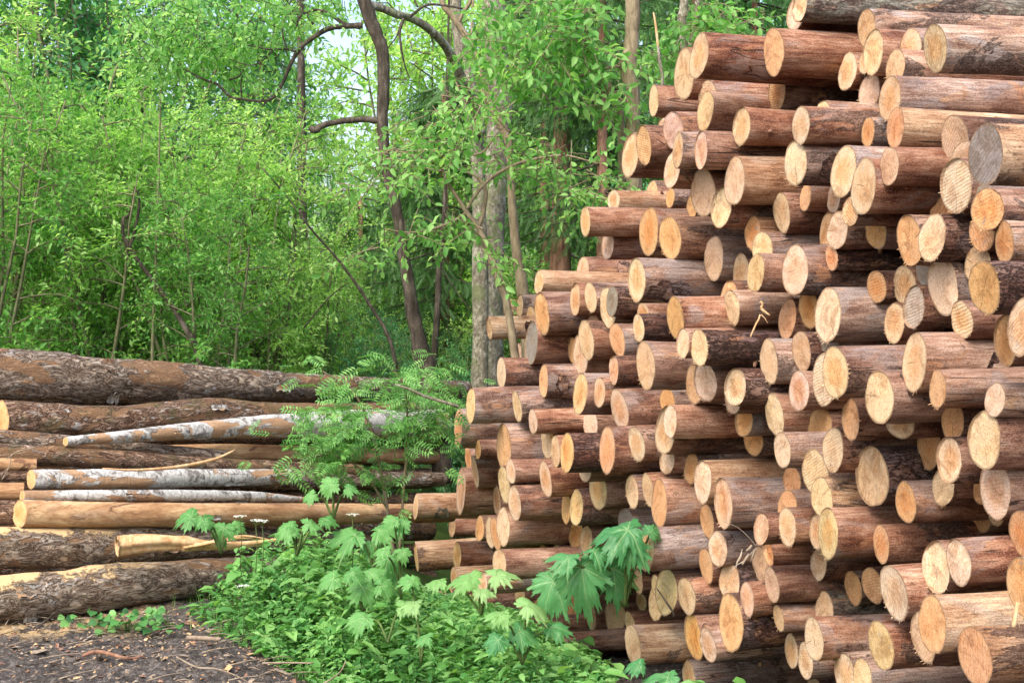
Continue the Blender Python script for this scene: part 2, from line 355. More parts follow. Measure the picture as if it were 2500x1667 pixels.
# ---------------------------------------------------------------- ground
def sm(x): x = min(1, max(0, x)); return x*x*(3-2*x)
def gz(x, y):
    z = -.55*sm((x+2.0)/1.6)*sm((y-7.5)/3.0)
    return z
EDGE = [(-2.75, 11.5), (-2.28, 10.95), (-1.85, 10.2), (-1.25, 9.65), (-.62, 9.25), (-.25, 8.7), (.5, 8.0)]
def herb_mask(x, y):
    """distance behind the front edge of the herb bed (negative on the bare soil)"""
    best = 9; side = 1
    for (x0, y0), (x1, y1) in zip(EDGE, EDGE[1:]):
        dx, dy = x1-x0, y1-y0; t = max(0, min(1, ((x-x0)*dx+(y-y0)*dy)/(dx*dx+dy*dy)))
        d = math.hypot(x-x0-dx*t, y-y0-dy*t)
        if d < best: best = d; side = 1 if (dx*(y-y0)-dy*(x-x0)) > 0 else -1
    return best*side
def build_ground():
    xs = np.concatenate([np.linspace(-400, -12, 10)[:-1], np.linspace(-12, -4.5, 16)[:-1], np.linspace(-4.5, 2.0, 326)[:-1], np.linspace(2.0, 12, 20)[:-1], np.linspace(12, 400, 10)])
    ys = np.concatenate([np.linspace(-60, 7.0, 12)[:-1], np.linspace(7.0, 12.2, 280)[:-1], np.linspace(12.2, 40, 30)[:-1], np.linspace(40, 900, 12)])
    X, Y = np.meshgrid(xs, ys); Z = np.zeros_like(X)
    for i in range(X.shape[0]):
        for j in range(X.shape[1]):
            x, y = X[i, j], Y[i, j]; z = gz(x, y)
            if -4.6 < x < 2.1 and 6.9 < y < 12.3:
                v = Vector((x, y, 0))
                z += .05*noise.noise(v*1.3)+.035*abs(noise.noise(v*5))+.028*noise.noise(v*14)+.018*noise.noise(v*38)
            Z[i, j] = z
    h, w = X.shape
    i = np.arange(h-1)[:, None]*w+np.arange(w-1)[None, :]
    Q = np.stack([i, i+1, i+w+1, i+w], -1).reshape(-1, 4)
    s = NT('soil'); tc = s.coords((1, 1, 1), False)
    n1 = s.noise(tc, 26, 8, .72, .5); n2 = s.noise(tc, 1.6, 4, .6); n3 = s.noise(tc, 130, 4, .7)
    col = s.ramp(n1, [(.3, (.024, .021, .019)), (.5, (.085, .074, .067)), (.66, (.25, .22, .195))])
    col = s.mix(s.rng(n3, .58, .7, 0, .6), col, (.24, .19, .15))
    # sawdust spilled in front of the left stack
    sep = s.n('SeparateXYZ', None, Vector=tc)
    yy = sep.outputs[1]
    band = s.math('MULTIPLY', s.rng(yy, 10.15, 10.5), s.math('SUBTRACT', 1.0, s.rng(sep.outputs[0], -3.0, -2.3)))
    dust = s.math('MULTIPLY', band, s.rng(s.math('ADD', s.noise(tc, 3.0, 5, .6), s.math('MULTIPLY', n1, .25)), .56, .66))
    col = s.mix(s.math('MULTIPLY', dust, .85), col, s.mix(n3, (.42, .28, .13), (.66, .48, .26)))
    gr = s.rng(n2, .4, .6)
    far = s.rng(yy, 12.5, 14.)
    col = s.mix(far, col, s.mix(gr, (.05, .09, .02), (.09, .15, .03)))
    m = s.finish(col, .95, s.math('ADD', n1, s.math('MULTIPLY', n3, .5)), .9, .03, .15)
    g = link('ground', np_mesh('ground', np.stack([X, Y, Z], -1).reshape(-1, 3), [Q], m, True)); tag(g, 'dark churned soil in front of the log stacks', kind='structure')
build_ground()

# ---------------------------------------------------------------- the sawn pine logs
TH = math.radians(17.0)
CUT = {'c': (.64, .49, .34), 't': (.61, .43, .28), 'o': (.63, .385, .205), 'y': (.62, .47, .28), 'a': (.60, .355, .17), 'p': (.64, .465, .345), 'g': (.25, .225, .205), 'd': (.43, .37, .31)}
CUTW = {'c': 'cream', 't': 'tan', 'o': 'orange', 'y': 'straw-yellow', 'a': 'amber', 'p': 'pinkish', 'g': 'weathered grey', 'd': 'mould-speckled'}
BARKW = {'r': 'red-brown', 'k': 'dark brown', 'g': 'greyish', 'm': 'lichen-grey', 'y': 'straw-coloured', 'w': 'faded pink', 'b': 'scaly dark'}
LOGS = [tuple(q) for q in [
(1952,11,34.4,85.5,8.43,'c','m'),
(1943,31,43.4,86.7,8.64,'c','r'),
(2116,71,42.1,91.8,8.21,'t','w'),
(2131,128,49.7,108.4,8.05,'c','r'),
(2223,114,51.0,84.2,7.88,'t','g'),
(2186,163,44.6,85.5,7.73,'t','r'),
(2283,118,53.6,113.5,6.52,'c','w'),
(2069,175,42.1,85.5,8.38,'c','r'),
(2112,151,28.1,61.2,8.23,'c','r'),
(2172,242,52.3,105.9,7.63,'t','g'),
(2122,223,48.5,89.3,8.23,'c','k'),
(2007,278,33.2,63.8,8.06,'c','w'),
(1955,306,42.1,90.6,7.87,'c','r'),
(2119,323,30.6,70.2,7.80,'o','g'),
(2186,312,39.5,96.9,7.50,'o','y'),
(2331,343,65.1,116.1,7.00,'t','k'),
(2357,380,58.7,68.9,6.86,'c','w'),
(2406,378,81.6,145.4,5.22,'g','y'),
(2512,222,28.1,61.2,7.68,'o','r'),
(2428,314,30.6,53.6,7.49,'t','y'),
(1706,138,44.6,111.0,8.59,'y','r'),
(1670,182,45.9,118.6,9.49,'y','r'),
(1889,127,47.2,112.2,8.45,'o','r'),
(1596,246,23.0,74.5,10.28,'y','r'),
(1727,236,44.6,81.6,9.34,'c','r'),
(1722,272,38.3,91.8,8.99,'t','r'),
(1720,286,31.9,71.4,9.20,'p','m'),
(1896,226,40.8,89.3,8.92,'o','g'),
(1810,308,39.5,89.3,8.50,'c','r'),
(1644,319,48.5,91.8,9.35,'p','k'),
(1617,312,24.2,54.8,13.29,'c','r'),
(1571,355,33.2,93.6,9.53,'o','k'),
(1539,379,40.3,107.7,9.77,'c','k'),
(1655,367,25.5,88.0,8.82,'t','g'),
(1641,414,38.3,91.8,9.08,'c','r'),
(1711,366,31.9,90.6,8.64,'p','k'),
(1942,398,54.8,104.6,7.96,'c','g'),
(2059,419,59.9,125.0,7.49,'c','g'),
(2108,456,54.8,127.6,7.27,'c','r'),
(2171,406,44.6,95.7,7.09,'t','r'),
(2334,453,72.7,132.7,6.72,'c','k'),
(2397,483,38.3,66.3,6.58,'g','g'),
(2410,511,72.7,99.5,6.44,'a','k'),
(2397,569,61.2,86.7,6.66,'a','k'),
(1966,483,26.8,66.8,8.29,'o','r'),
(2035,485,30.6,74.0,8.17,'p','k'),
(2076,516,38.3,70.9,7.43,'t','k'),
(2019,564,33.2,89.3,8.15,'o','k'),
(2044,562,51.0,88.0,7.78,'c','k'),
(2138,559,51.0,96.9,7.64,'a','g'),
(2220,587,54.8,112.2,7.03,'o','k'),
(2275,581,62.5,112.2,6.83,'c','b'),
(2299,517,56.1,67.6,7.24,'a','k'),
(2452,591,42.1,100.8,6.36,'a','w'),
(2030,629,29.3,62.5,7.85,'o','b'),
(1941,659,59.9,125.0,7.99,'p','g'),
(2140,700,45.9,76.5,7.61,'a','k'),
(2209,698,54.8,94.4,7.47,'t','k'),
(2230,750,51.0,103.3,7.12,'d','k'),
(2301,697,66.3,133.9,6.94,'c','g'),
(2257,661,40.8,81.6,7.32,'g','b'),
(2386,646,61.2,89.3,6.75,'c','k'),
(2403,702,68.9,130.1,5.74,'a','b'),
(1498,490,30.6,48.5,13.26,'c','y'),
(1591,476,28.1,66.3,13.56,'t','k'),
(1636,483,20.4,48.5,13.23,'o','k'),
(1429,541,23.5,66.3,10.86,'y','r'),
(1584,565,47.2,114.8,9.68,'o','k'),
(1636,581,53.6,102.0,9.44,'o','k'),
(1483,596,29.3,76.5,11.06,'c','k'),
(1716,471,59.9,114.8,8.93,'t','r'),
(1691,501,28.1,66.3,9.59,'o','r'),
(1760,507,47.2,91.8,8.73,'c','k'),
(1793,442,47.2,123.7,8.53,'c','y'),
(1908,519,39.5,94.4,8.43,'y','k'),
(1838,570,37.0,85.5,8.64,'a','y'),
(1861,608,51.0,81.6,8.48,'y','g'),
(1742,631,45.9,108.4,9.28,'p','g'),
(1808,664,37.0,89.3,9.09,'y','k'),
(1845,666,40.8,93.1,8.19,'y','k'),
(1423,662,30.6,66.3,13.18,'p','k'),
(1554,683,43.4,105.1,9.39,'c','g'),
(1778,734,40.8,99.5,8.92,'a','k'),
(1787,750,35.7,84.2,8.48,'y','w'),
(1316,689,21.7,54.8,12.88,'y','y'),
(1194,801,13.3,54.8,14.32,'y','y'),
(1231,753,12.8,42.1,20.62,'y','y'),
(1268,746,17.9,53.6,15.17,'y','g'),
(1216,759,15.3,34.4,20.38,'y','y'),
(1323,766,33.2,105.9,11.24,'a','g'),
(1295,776,23.0,51.0,15.03,'t','k'),
(1297,838,29.3,100.8,11.45,'g','k'),
(1265,862,19.1,47.2,16.66,'p','k'),
(1404,731,25.5,76.0,11.01,'t','r'),
(1442,726,29.3,72.7,10.82,'c','g'),
(1484,751,38.3,100.8,10.61,'c','k'),
(1494,736,26.8,71.4,10.37,'g','b'),
(1449,790,28.1,49.7,11.12,'c','r'),
(1431,830,33.2,90.6,10.73,'c','r'),
(1417,865,35.7,94.4,10.98,'c','k'),
(1432,896,17.9,43.4,16.74,'c','k'),
(1507,829,34.4,77.8,10.30,'o','g'),
(1398,856,20.4,58.7,11.29,'o','k'),
(1224,910,20.4,68.9,11.52,'c','k'),
(1327,929,20.4,82.9,11.08,'o','g'),
(1498,903,21.7,68.4,9.93,'t','k'),
(1196,938,14.0,38.3,20.25,'c','g'),
(1149,990,21.7,84.7,11.31,'y','g'),
(1262,992,20.4,74.0,11.16,'c','g'),
(1416,961,33.2,98.2,10.23,'t','g'),
(1463,958,27.6,72.7,10.03,'t','r'),
(1512,998,42.1,94.9,9.86,'c','k'),
(1528,936,38.3,51.0,11.06,'y','k'),
(1570,764,28.1,48.5,10.29,'t','r'),
(1559,801,28.1,66.8,10.15,'c','b'),
(1649,776,38.3,99.5,8.60,'a','r'),
(1667,838,30.6,74.0,8.47,'c','k'),
(1707,848,40.8,82.1,8.32,'c','b'),
(1922,779,40.8,98.2,8.33,'o','k'),
(1975,754,45.9,94.4,8.14,'a','k'),
(1956,857,42.1,96.4,8.00,'t','b'),
(1877,883,43.4,105.9,8.18,'c','g'),
(1576,892,43.4,111.0,9.00,'t','g'),
(1695,938,40.8,94.4,8.85,'t','k'),
(1721,932,51.0,88.0,8.65,'c','k'),
(1794,945,49.7,94.4,8.30,'c','b'),
(1788,968,38.3,84.2,8.50,'p','k'),
(1950,954,45.9,93.9,7.94,'p','k'),
(1630,982,38.3,66.3,9.73,'a','g'),
(1636,1029,31.9,81.6,8.86,'c','r'),
(1624,1050,45.9,122.4,9.11,'y','k'),
(1815,1026,42.1,80.4,8.65,'a','g'),
(1891,1013,43.9,100.8,8.20,'c','r'),
(1441,1033,35.7,71.4,10.87,'c','k'),
(1482,1099,37.0,113.5,9.67,'o','k'),
(1554,1083,38.3,84.2,9.47,'c','k'),
(1822,795,38.3,45.9,10.21,'y','k'),
(2021,769,59.9,128.8,7.71,'c','g'),
(2183,788,45.9,99.0,7.38,'t','k'),
(2348,781,51.0,91.8,6.45,'y','k'),
(2497,797,68.9,144.1,5.22,'c','k'),
(2455,831,54.8,125.0,5.91,'a','k'),
(2232,885,57.4,136.5,6.47,'c','w'),
(2039,909,61.2,125.5,6.78,'y','g'),
(2012,926,53.6,122.4,7.15,'c','k'),
(2147,970,63.8,127.6,6.62,'c','g'),
(2289,950,39.5,93.9,6.32,'o','w'),
(2429,976,45.9,86.7,6.05,'c','w'),
(2325,1026,51.0,99.5,6.53,'a','k'),
(2197,1027,70.2,86.7,6.82,'t','k'),
(2267,1084,51.0,117.3,7.02,'a','b'),
(2076,1023,42.1,93.9,7.09,'o','k'),
(2001,1046,57.4,105.9,8.05,'a','k'),
(2033,1097,51.0,105.9,7.33,'c','k'),
(2403,1073,74.0,142.9,6.13,'c','k'),
(2022,831,48.5,61.2,7.88,'g','g'),
(2128,1163,71.4,144.1,7.15,'t','b'),
(2316,1122,57.4,107.1,6.44,'c','k'),
(2302,1188,49.7,91.8,6.76,'y','k'),
(2211,1225,47.2,100.8,6.88,'a','r'),
(2006,1214,49.7,103.3,7.44,'y','y'),
(1991,1156,61.2,122.4,7.65,'c','k'),
(1933,1176,42.1,76.5,8.56,'a','g'),
(1922,1242,45.9,89.3,8.41,'o','g'),
(1922,1286,42.1,94.9,8.04,'c','r'),
(1993,1296,38.3,85.5,7.88,'c','k'),
(2021,1301,44.6,117.9,7.28,'y','r'),
(2151,1328,37.0,96.4,7.14,'o','r'),
(2429,1195,74.0,137.8,6.25,'c','k'),
(2396,1255,45.9,91.8,7.17,'a','k'),
(2432,1253,38.3,58.7,6.86,'y','k'),
(2395,1199,38.3,63.8,6.66,'a','k'),
(2284,1384,61.2,118.9,6.29,'c','k'),
(2340,1371,58.7,111.5,6.11,'c','r'),
(2497,1304,63.8,112.2,6.04,'a','k'),
(2498,1432,74.0,146.7,5.14,'a','k'),
(1998,1378,39.5,74.0,8.29,'c','k'),
(2083,1434,40.8,82.9,8.20,'a','k'),
(2130,1428,47.2,93.1,7.84,'o','k'),
(2183,1447,63.8,135.2,6.43,'c','r'),
(2012,1488,44.6,84.2,8.29,'c','m'),
(1987,1560,42.1,103.3,7.61,'c','r'),
(1932,1588,31.9,84.2,8.53,'c','r'),
(1966,1611,35.7,86.0,8.35,'c','k'),
(2151,1575,57.4,114.8,6.56,'y','r'),
(2276,1523,63.8,129.6,5.87,'a','y'),
(2253,1554,58.7,119.9,6.25,'c','k'),
(2380,1601,79.1,130.1,5.72,'o','y'),
(2063,1647,49.7,107.1,7.50,'c','w'),
(2105,1652,43.4,89.3,7.31,'y','g'),
(1988,1685,38.3,63.8,9.53,'y','k'),
(1577,1341,39.5,102.6,9.10,'y','g'),
(1552,1352,29.3,68.9,10.90,'y','k'),
(1752,1339,42.1,84.2,8.84,'c','g'),
(1724,1381,33.2,82.9,8.99,'o','k'),
(1781,1420,45.9,84.2,8.83,'t','b'),
(1726,1272,33.2,82.9,9.06,'o','k'),
(1858,1291,34.4,74.0,8.19,'t','k'),
(1884,1427,35.7,84.2,8.35,'t','k'),
(1875,1349,24.2,65.8,8.56,'o','r'),
(1857,1377,42.1,88.0,8.71,'t','k'),
(1824,1462,33.2,82.9,8.48,'p','r'),
(1784,1520,54.8,139.0,8.66,'o','b'),
(1676,1454,44.6,87.2,9.04,'c','r'),
(1626,1444,49.7,109.7,9.26,'y','k'),
(1600,1475,33.2,82.1,10.64,'y','k'),
(1557,1418,23.0,56.1,11.11,'y','k'),
(1501,1500,49.7,94.4,12.28,'y','k'),
(1441,1501,28.1,71.9,12.50,'y','k'),
(1465,1563,26.8,56.1,12.43,'y','k'),
(1545,1574,35.7,92.3,9.44,'y','y'),
(1693,1554,43.4,109.7,9.05,'a','k'),
(1729,1574,38.3,81.6,8.83,'p','w'),
(1682,1652,31.9,84.2,9.45,'c','g'),
(1901,1508,25.5,63.8,8.38,'t','r'),
(1539,1525,25.5,66.3,11.51,'y','k'),
(1602,1433,23.0,63.8,10.48,'y','k'),
(1566,1469,25.5,45.9,12.09,'y','k'),
(1431,1446,23.0,51.0,12.10,'a','k'),
(1715,1176,39.5,100.8,8.84,'c','y'),
(1765,1228,44.6,114.8,8.63,'t','g'),
(1609,1229,35.7,110.2,9.22,'o','r'),
(1543,1200,30.1,81.6,9.64,'y','g'),
(1582,1196,28.1,81.6,9.45,'y','r'),
(1687,1143,33.2,76.5,9.19,'o','g'),
(1910,1097,42.1,84.7,7.79,'c','g'),
(1628,1121,34.4,74.0,9.34,'c','k'),
(1839,1070,45.9,84.2,8.84,'o','k'),
(1428,1145,31.9,61.2,10.09,'c','k'),
(1460,1195,42.1,98.2,10.28,'y','k'),
(1407,1238,32.7,87.2,10.51,'y','k'),
(1494,1265,26.8,56.1,12.44,'a','k'),
(1528,1277,38.3,71.4,10.27,'g','g'),
(1431,1319,28.1,66.3,10.98,'y','k'),
(1405,1302,33.2,74.0,11.19,'a','k'),
(1659,1179,20.4,35.7,10.65,'y','k'),
(1119,1045,20.4,94.4,12.13,'o','g'),
(1301,1029,20.9,61.2,10.95,'c','r'),
(1230,1092,34.4,119.1,11.31,'o','g'),
(1178,1091,11.5,48.5,16.18,'o','k'),
(1167,1097,14.0,45.9,12.02,'o','k'),
(1143,1119,15.3,56.1,14.00,'o','k'),
(1160,1152,15.3,75.3,12.33,'c','k'),
(1125,1198,19.9,117.3,12.57,'p','r'),
(1015,1236,12.2,59.9,12.98,'y','y'),
(1104,1284,15.3,53.6,14.66,'c','r'),
(1171,1290,20.9,61.2,11.93,'o','k'),
(1181,1257,11.5,45.9,17.05,'o','k'),
(1016,1359,9.7,71.4,13.46,'y','y'),
(1116,1355,19.9,64.3,13.32,'y','r'),
(1213,1222,17.9,74.0,12.30,'t','k'),
(1256,1228,30.6,85.5,10.91,'c','k'),
(1231,1182,28.1,89.3,11.12,'c','k'),
(1228,1285,30.1,87.5,11.27,'p','r'),
(1210,1302,25.5,80.4,11.51,'o','r'),
(1196,1299,21.7,72.7,11.74,'c','k'),
(1247,1150,21.7,56.6,10.94,'p','k'),
(1332,1170,28.1,89.3,10.63,'t','r'),
(1336,1078,30.6,74.0,11.11,'c','k'),
(1356,1102,23.0,76.5,10.25,'t','r'),
(1384,1105,31.9,97.4,9.88,'o','b'),
(1382,1239,23.0,76.5,10.78,'o','k'),
(1219,1377,31.9,68.9,10.91,'y','k'),
(1326,1355,31.9,53.6,11.49,'o','k'),
(1356,1355,21.7,45.9,11.36,'y','k'),
(1177,1425,23.0,51.0,11.75,'c','w'),
(1042,1474,13.3,61.2,13.40,'y','k'),
(1097,1466,14.0,66.3,13.23,'o','k'),
(1164,1485,24.2,63.8,13.07,'y','k'),
(1269,1458,25.5,51.0,13.01,'y','k'),
(1393,1479,30.6,61.2,12.77,'o','k'),
(1118,1548,15.3,51.0,12.72,'o','k'),
(1245,1596,17.9,48.5,12.03,'y','k'),
(1347,1571,21.7,51.0,11.94,'y','k'),
(1269,1535,19.1,53.6,12.51,'y','k'),
(1072,1525,15.3,51.0,13.12,'y','k'),
(1180,1543,17.9,51.0,12.61,'y','k'),
(1315,1484,21.7,51.0,12.89,'a','k'),
(1108,1407,15.3,48.5,13.21,'y','y')]]
FILL = [
(4.30,-2.50,0.22,3.03),
(4.30,-2.05,0.22,3.30),
(4.30,-1.60,0.22,3.50),
(4.69,-2.32,0.22,3.17),
(4.69,-1.87,0.22,3.70),
(5.05,-1.63,0.22,3.88),
(5.08,-2.50,0.22,3.41),
(5.14,-2.05,0.22,4.28),
(5.47,-1.75,0.22,4.63),
(5.50,-2.41,0.22,3.64),
(5.80,-2.08,0.22,3.95),
(5.92,-2.50,0.22,4.08),
(6.22,-2.17,0.22,4.45),
(6.52,-2.50,0.22,4.76),
(6.70,-2.11,0.22,5.12),
(6.97,-2.50,0.22,3.58),
(7.33,-2.26,0.22,4.25),
(7.69,-2.50,0.22,4.37),
(8.32,-2.55,0.17,4.83),
(5.59,-0.86,0.12,4.16),
(6.94,0.61,0.12,4.19),
(7.06,1.12,0.12,4.98),
(7.15,0.52,0.12,4.74),
(7.60,-0.74,0.12,4.46),
(7.87,0.19,0.12,4.25),
(8.08,0.28,0.12,4.63),
(8.14,-0.20,0.12,4.16),
(8.38,-2.21,0.12,5.15),
(8.38,-0.05,0.12,4.85),
(8.44,0.52,0.12,4.98),
(8.53,-2.03,0.12,5.33),
(8.62,0.67,0.12,5.35),
(8.95,-0.41,0.12,4.93),
(9.43,-2.00,0.12,5.18),
(9.61,-2.15,0.12,5.39),
(9.85,-0.26,0.12,4.45),
(9.91,-0.98,0.12,4.33),
(10.03,-1.91,0.12,4.51),
(10.18,-2.12,0.12,6.16),
(10.27,-1.04,0.12,4.59),
(10.75,-0.50,0.12,4.36),
(11.14,-2.45,0.12,5.12),
(11.14,-0.17,0.12,4.50),
(11.17,-1.91,0.12,4.88),
(11.83,-1.79,0.12,5.16),
(12.04,0.07,0.12,5.58),
(12.64,-1.97,0.12,5.54),
(12.82,-1.82,0.12,5.82),
(13.27,-1.52,0.12,4.31),
(13.87,-2.18,0.12,4.73),
(13.99,-0.17,0.12,5.20),
(14.95,-2.60,0.12,4.88),
(14.95,-0.44,0.12,6.33),
(14.95,-0.14,0.12,6.50),
(14.98,-1.46,0.12,6.40),
(6.82,-1.04,0.09,4.92),
(7.00,-0.53,0.09,4.25),
(7.03,-1.55,0.09,5.46),
(7.03,-0.95,0.09,5.07),
(7.15,1.51,0.09,5.15),
(7.51,0.37,0.09,4.86),
(7.51,1.09,0.09,4.50),
(7.51,1.48,0.09,5.33),
(7.57,-1.31,0.09,4.34),
(7.63,0.13,0.09,5.14),
(7.66,1.18,0.09,5.72),
(7.81,-2.03,0.09,5.24),
(7.81,-0.80,0.09,4.65),
(7.84,1.18,0.09,6.01),
(8.08,-1.19,0.09,4.12),
(8.14,-1.73,0.09,5.60),
(8.23,-0.83,0.09,4.88),
(8.23,0.43,0.09,5.32),
(8.71,-1.85,0.09,5.63),
(8.71,0.85,0.09,5.61),
(8.83,1.18,0.09,5.76),
(8.89,0.79,0.09,6.09),
(8.92,-2.18,0.09,5.98),
(9.04,0.70,0.09,6.34),
(9.13,-0.32,0.09,5.16),
(9.43,-0.74,0.09,4.16),
(9.46,-0.35,0.09,5.38),
(9.73,-0.77,0.09,4.70),
(9.76,0.22,0.09,5.80),
(9.76,1.24,0.09,5.84),
(10.00,-1.55,0.09,4.73),
(10.03,1.24,0.09,5.98),
(10.06,0.55,0.09,6.00),
(10.30,-0.11,0.09,4.19),
(10.30,0.22,0.09,6.14),
(10.60,-1.88,0.09,6.16),
(11.32,-1.19,0.09,4.89),
(11.47,-0.77,0.09,5.02),
(11.62,-1.25,0.09,5.06),
(11.68,-2.27,0.09,5.25),
(12.04,-0.71,0.09,5.07),
(12.10,0.28,0.09,6.01),
(12.10,0.97,0.09,6.17),
(12.58,0.76,0.09,6.28),
(12.73,-0.74,0.09,4.40),
(12.76,0.79,0.09,6.79),
(12.85,0.94,0.09,6.92),
(14.17,-0.32,0.09,6.00),
(14.44,-2.21,0.09,5.06),
(14.92,-2.39,0.09,5.08),
(7.69,-1.21,0.07,5.02),
(7.93,-1.27,0.07,5.41),
(7.96,-0.91,0.07,5.57),
(7.96,-0.25,0.07,4.59),
(8.05,-0.58,0.07,5.82),
(8.29,-1.06,0.07,5.94),
(8.32,-0.52,0.07,5.98),
(8.53,0.05,0.07,5.04),
(8.92,0.29,0.07,6.69),
(9.13,-1.09,0.07,4.30),
(9.16,0.29,0.07,7.03),
(9.28,-0.25,0.07,5.50),
(9.28,1.37,0.07,4.50),
(9.52,-0.91,0.07,5.09),
(9.58,-0.79,0.07,5.40),
(9.70,-0.37,0.07,5.68),
(9.76,-2.26,0.07,6.46),
(9.82,-2.65,0.07,6.63),
(9.85,-1.84,0.07,6.68),
(9.97,-1.72,0.07,6.81),
(10.00,-2.11,0.07,6.95),
(10.06,-0.88,0.07,4.87),
(10.15,-2.65,0.07,6.80),
(10.15,-1.57,0.07,7.17),
(10.21,-1.87,0.07,7.36),
(10.27,-1.24,0.07,7.52),
(10.57,-1.45,0.07,7.64),
(10.66,-2.65,0.07,5.64),
(10.87,0.08,0.07,4.64),
(11.08,-2.65,0.07,6.03),
(11.08,-0.64,0.07,5.37),
(11.47,-1.21,0.07,5.18),
(11.74,-1.15,0.07,5.56),
(12.01,-1.84,0.07,5.35),
(12.04,0.47,0.07,6.20),
(12.04,1.43,0.07,6.06),
(12.07,-0.13,0.07,6.18),
(12.22,-2.32,0.07,5.67),
(12.37,-2.59,0.07,5.89),
(12.37,-1.54,0.07,5.30),
(12.55,1.43,0.07,5.74),
(12.58,0.20,0.07,6.62),
(13.12,-0.04,0.07,7.21),
(13.30,-0.82,0.07,5.06),
(13.54,-2.65,0.07,4.29),
(13.72,-1.90,0.07,5.08),
(14.02,-2.65,0.07,4.75),
(14.14,-0.07,0.07,6.26),
(14.32,-0.28,0.07,6.56),
(14.35,-2.65,0.07,5.26),
(14.68,-1.81,0.07,5.42),
(14.98,-0.88,0.07,6.59)]
SLOPE = {}
def log_thing(pos, r, length, yaw, pitch, ku, kv, cut, bark, seed, quality=1.0, fray=False, stub=False):
    rs = random.Random(seed)
    root = bpy.data.objects.new('pine_log', None); C.objects.link(root); root.empty_display_size = .1
    root.location = pos; root.rotation_euler = (0, -pitch, yaw)
    k = int(36*quality) if quality >= 1 else 20
    xs = np.concatenate([np.linspace(0, 1.0, int(26*quality))[:-1], np.linspace(1.0, length, 12)])
    a = np.arange(k)*2*math.pi/k; o1, o2, o3 = rs.uniform(0, 99), rs.uniform(0, 99), rs.uniform(0, 99)
    ov = rs.uniform(-.05, .05); oph = rs.uniform(0, 3.14); tap = rs.uniform(-.035, .05); bend = rs.uniform(-.02, .02)
    lob = rs.uniform(0, .032); lph = rs.uniform(0, 6.28)
    V = np.zeros((len(xs), k, 3)); rr = np.zeros((len(xs), k)); bmp = [(rs.uniform(.05, .9), rs.uniform(1.8, 5.6), rs.uniform(.03, .11), rs.uniform(.03, .06)) for _ in range(4 if quality >= 1 else 0)]
    flare = rs.uniform(0, .07) if rs.random() < .4 else 0
    for i, x in enumerate(xs):
        for j, t in enumerate(a):
            q = Vector((x*1.6+o1, math.cos(t)*1.0+o2, math.sin(t)*1.0+o3))
            d = 1+ov*math.cos(2*(t-oph))+lob*math.cos(3*(t-lph))+.05*noise.noise(q)+.028*noise.noise(q*2.6)
            if quality >= 1: d += .010*noise.noise(Vector((x*7+o2, math.cos(t)*7, math.sin(t)*7+o1)))
            for bx, bt, ba, bw in bmp:
                q2 = (x-bx)**2/(bw*bw)+((t-bt)*r)**2/(bw*bw)
                if q2 < 6: d += ba*math.exp(-q2)
            rr[i, j] = r*1.025*d*(1+tap*x/2)*(1+flare*math.exp(-x*9))
    for i, x in enumerate(xs):
        u = rr[i]*np.cos(a); v = rr[i]*np.sin(a); sh = (ku*u+kv*v)*max(0, 1-x/.9)
        V[i, :, 0] = x+sh; V[i, :, 1] = u+bend*x*x; V[i, :, 2] = v+bend*.5*x*x
    n = len(xs); i = np.arange(n-1)[:, None]*k+np.arange(k)[None]; j = np.arange(n-1)[:, None]*k+(np.arange(k)[None]+1) % k
    Q = np.stack([i, i+k, j+k, j], -1).reshape(-1, 4)
    VV = np.vstack([V.reshape(-1, 3), [[length, bend*length**2, bend*.5*length**2]]]); e = (n-1)*k
    capf = np.array([[e+q, n*k, e+(q+1) % k] for q in range(k)])
    body = link('bark', np_mesh('log_bark', VV, [Q, capf], MB[bark], True), root)
    # the sawn face, a slightly torn plate
    rad = [0, .25, .5, .72, .88, .95, 1.0]; fv = [[0, 0, 0]]; at_ = [0]
    if rs.random() < .3: st = (rs.uniform(.25, .75)*r*rs.choice((1, -1)), rs.uniform(.004, .012), rs.uniform(0, 3.14))
    else: st = None
    for q in rad[1:]:
        for j2 in range(k):
            u, v = V[0, j2, 1]*q, V[0, j2, 2]*q; x = V[0, j2, 0]*q
            if q < .99:
                x += .0035*noise.noise(Vector((u*40+o1, v*40, o2)))+.002*noise.noise(Vector((u*120, v*120, o3)))
                if st and u*math.cos(st[2])+v*math.sin(st[2]) > st[0]: x += st[1]
            fv.append([x, u, v]); at_.append(q)
    ff = [[0, 1+(q+1) % k, 1+q] for q in range(k)]; fq = []
    for b in range(len(rad)-2):
        for q in range(k): fq.append([1+b*k+q, 1+b*k+(q+1) % k, 1+(b+1)*k+(q+1) % k, 1+(b+1)*k+q])
    ff = [f for f in ff]
    if fray:
        mid = rs.uniform(3.6, 5.4); wd = rs.uniform(.5, 1.3)
        for _ in range(rs.randint(8, 26)):
            t = rs.gauss(mid, wd); j2 = int((t % 6.283)/6.283*k) % k; p = Vector(V[0, j2]); tg = Vector((0, -math.sin(t), math.cos(t)))*rs.uniform(.0012, .0028)
            tip = p+Vector((rs.uniform(-.016, .01), math.cos(t)*rs.uniform(.002, .014), math.sin(t)*rs.uniform(.002, .016)))
            b = len(fv); fv.extend([list(p-tg), list(p+tg), list(tip)]); at_.extend([.7]*3); ff.append([b, b+1, b+2])
    me = np_mesh('cut_face', fv, [np.array(fq), np.array(ff)], M_FACE, False, {'rad': at_})
    fo = link('cut_face', me, root)
    c = CUT[cut]; j_ = rs.uniform(.90, 1.08); fo.color = (min(.9, c[0]*j_), min(.85, c[1]*j_*rs.uniform(.95, 1.05)), c[2]*j_*rs.uniform(.88, 1.12), 1)
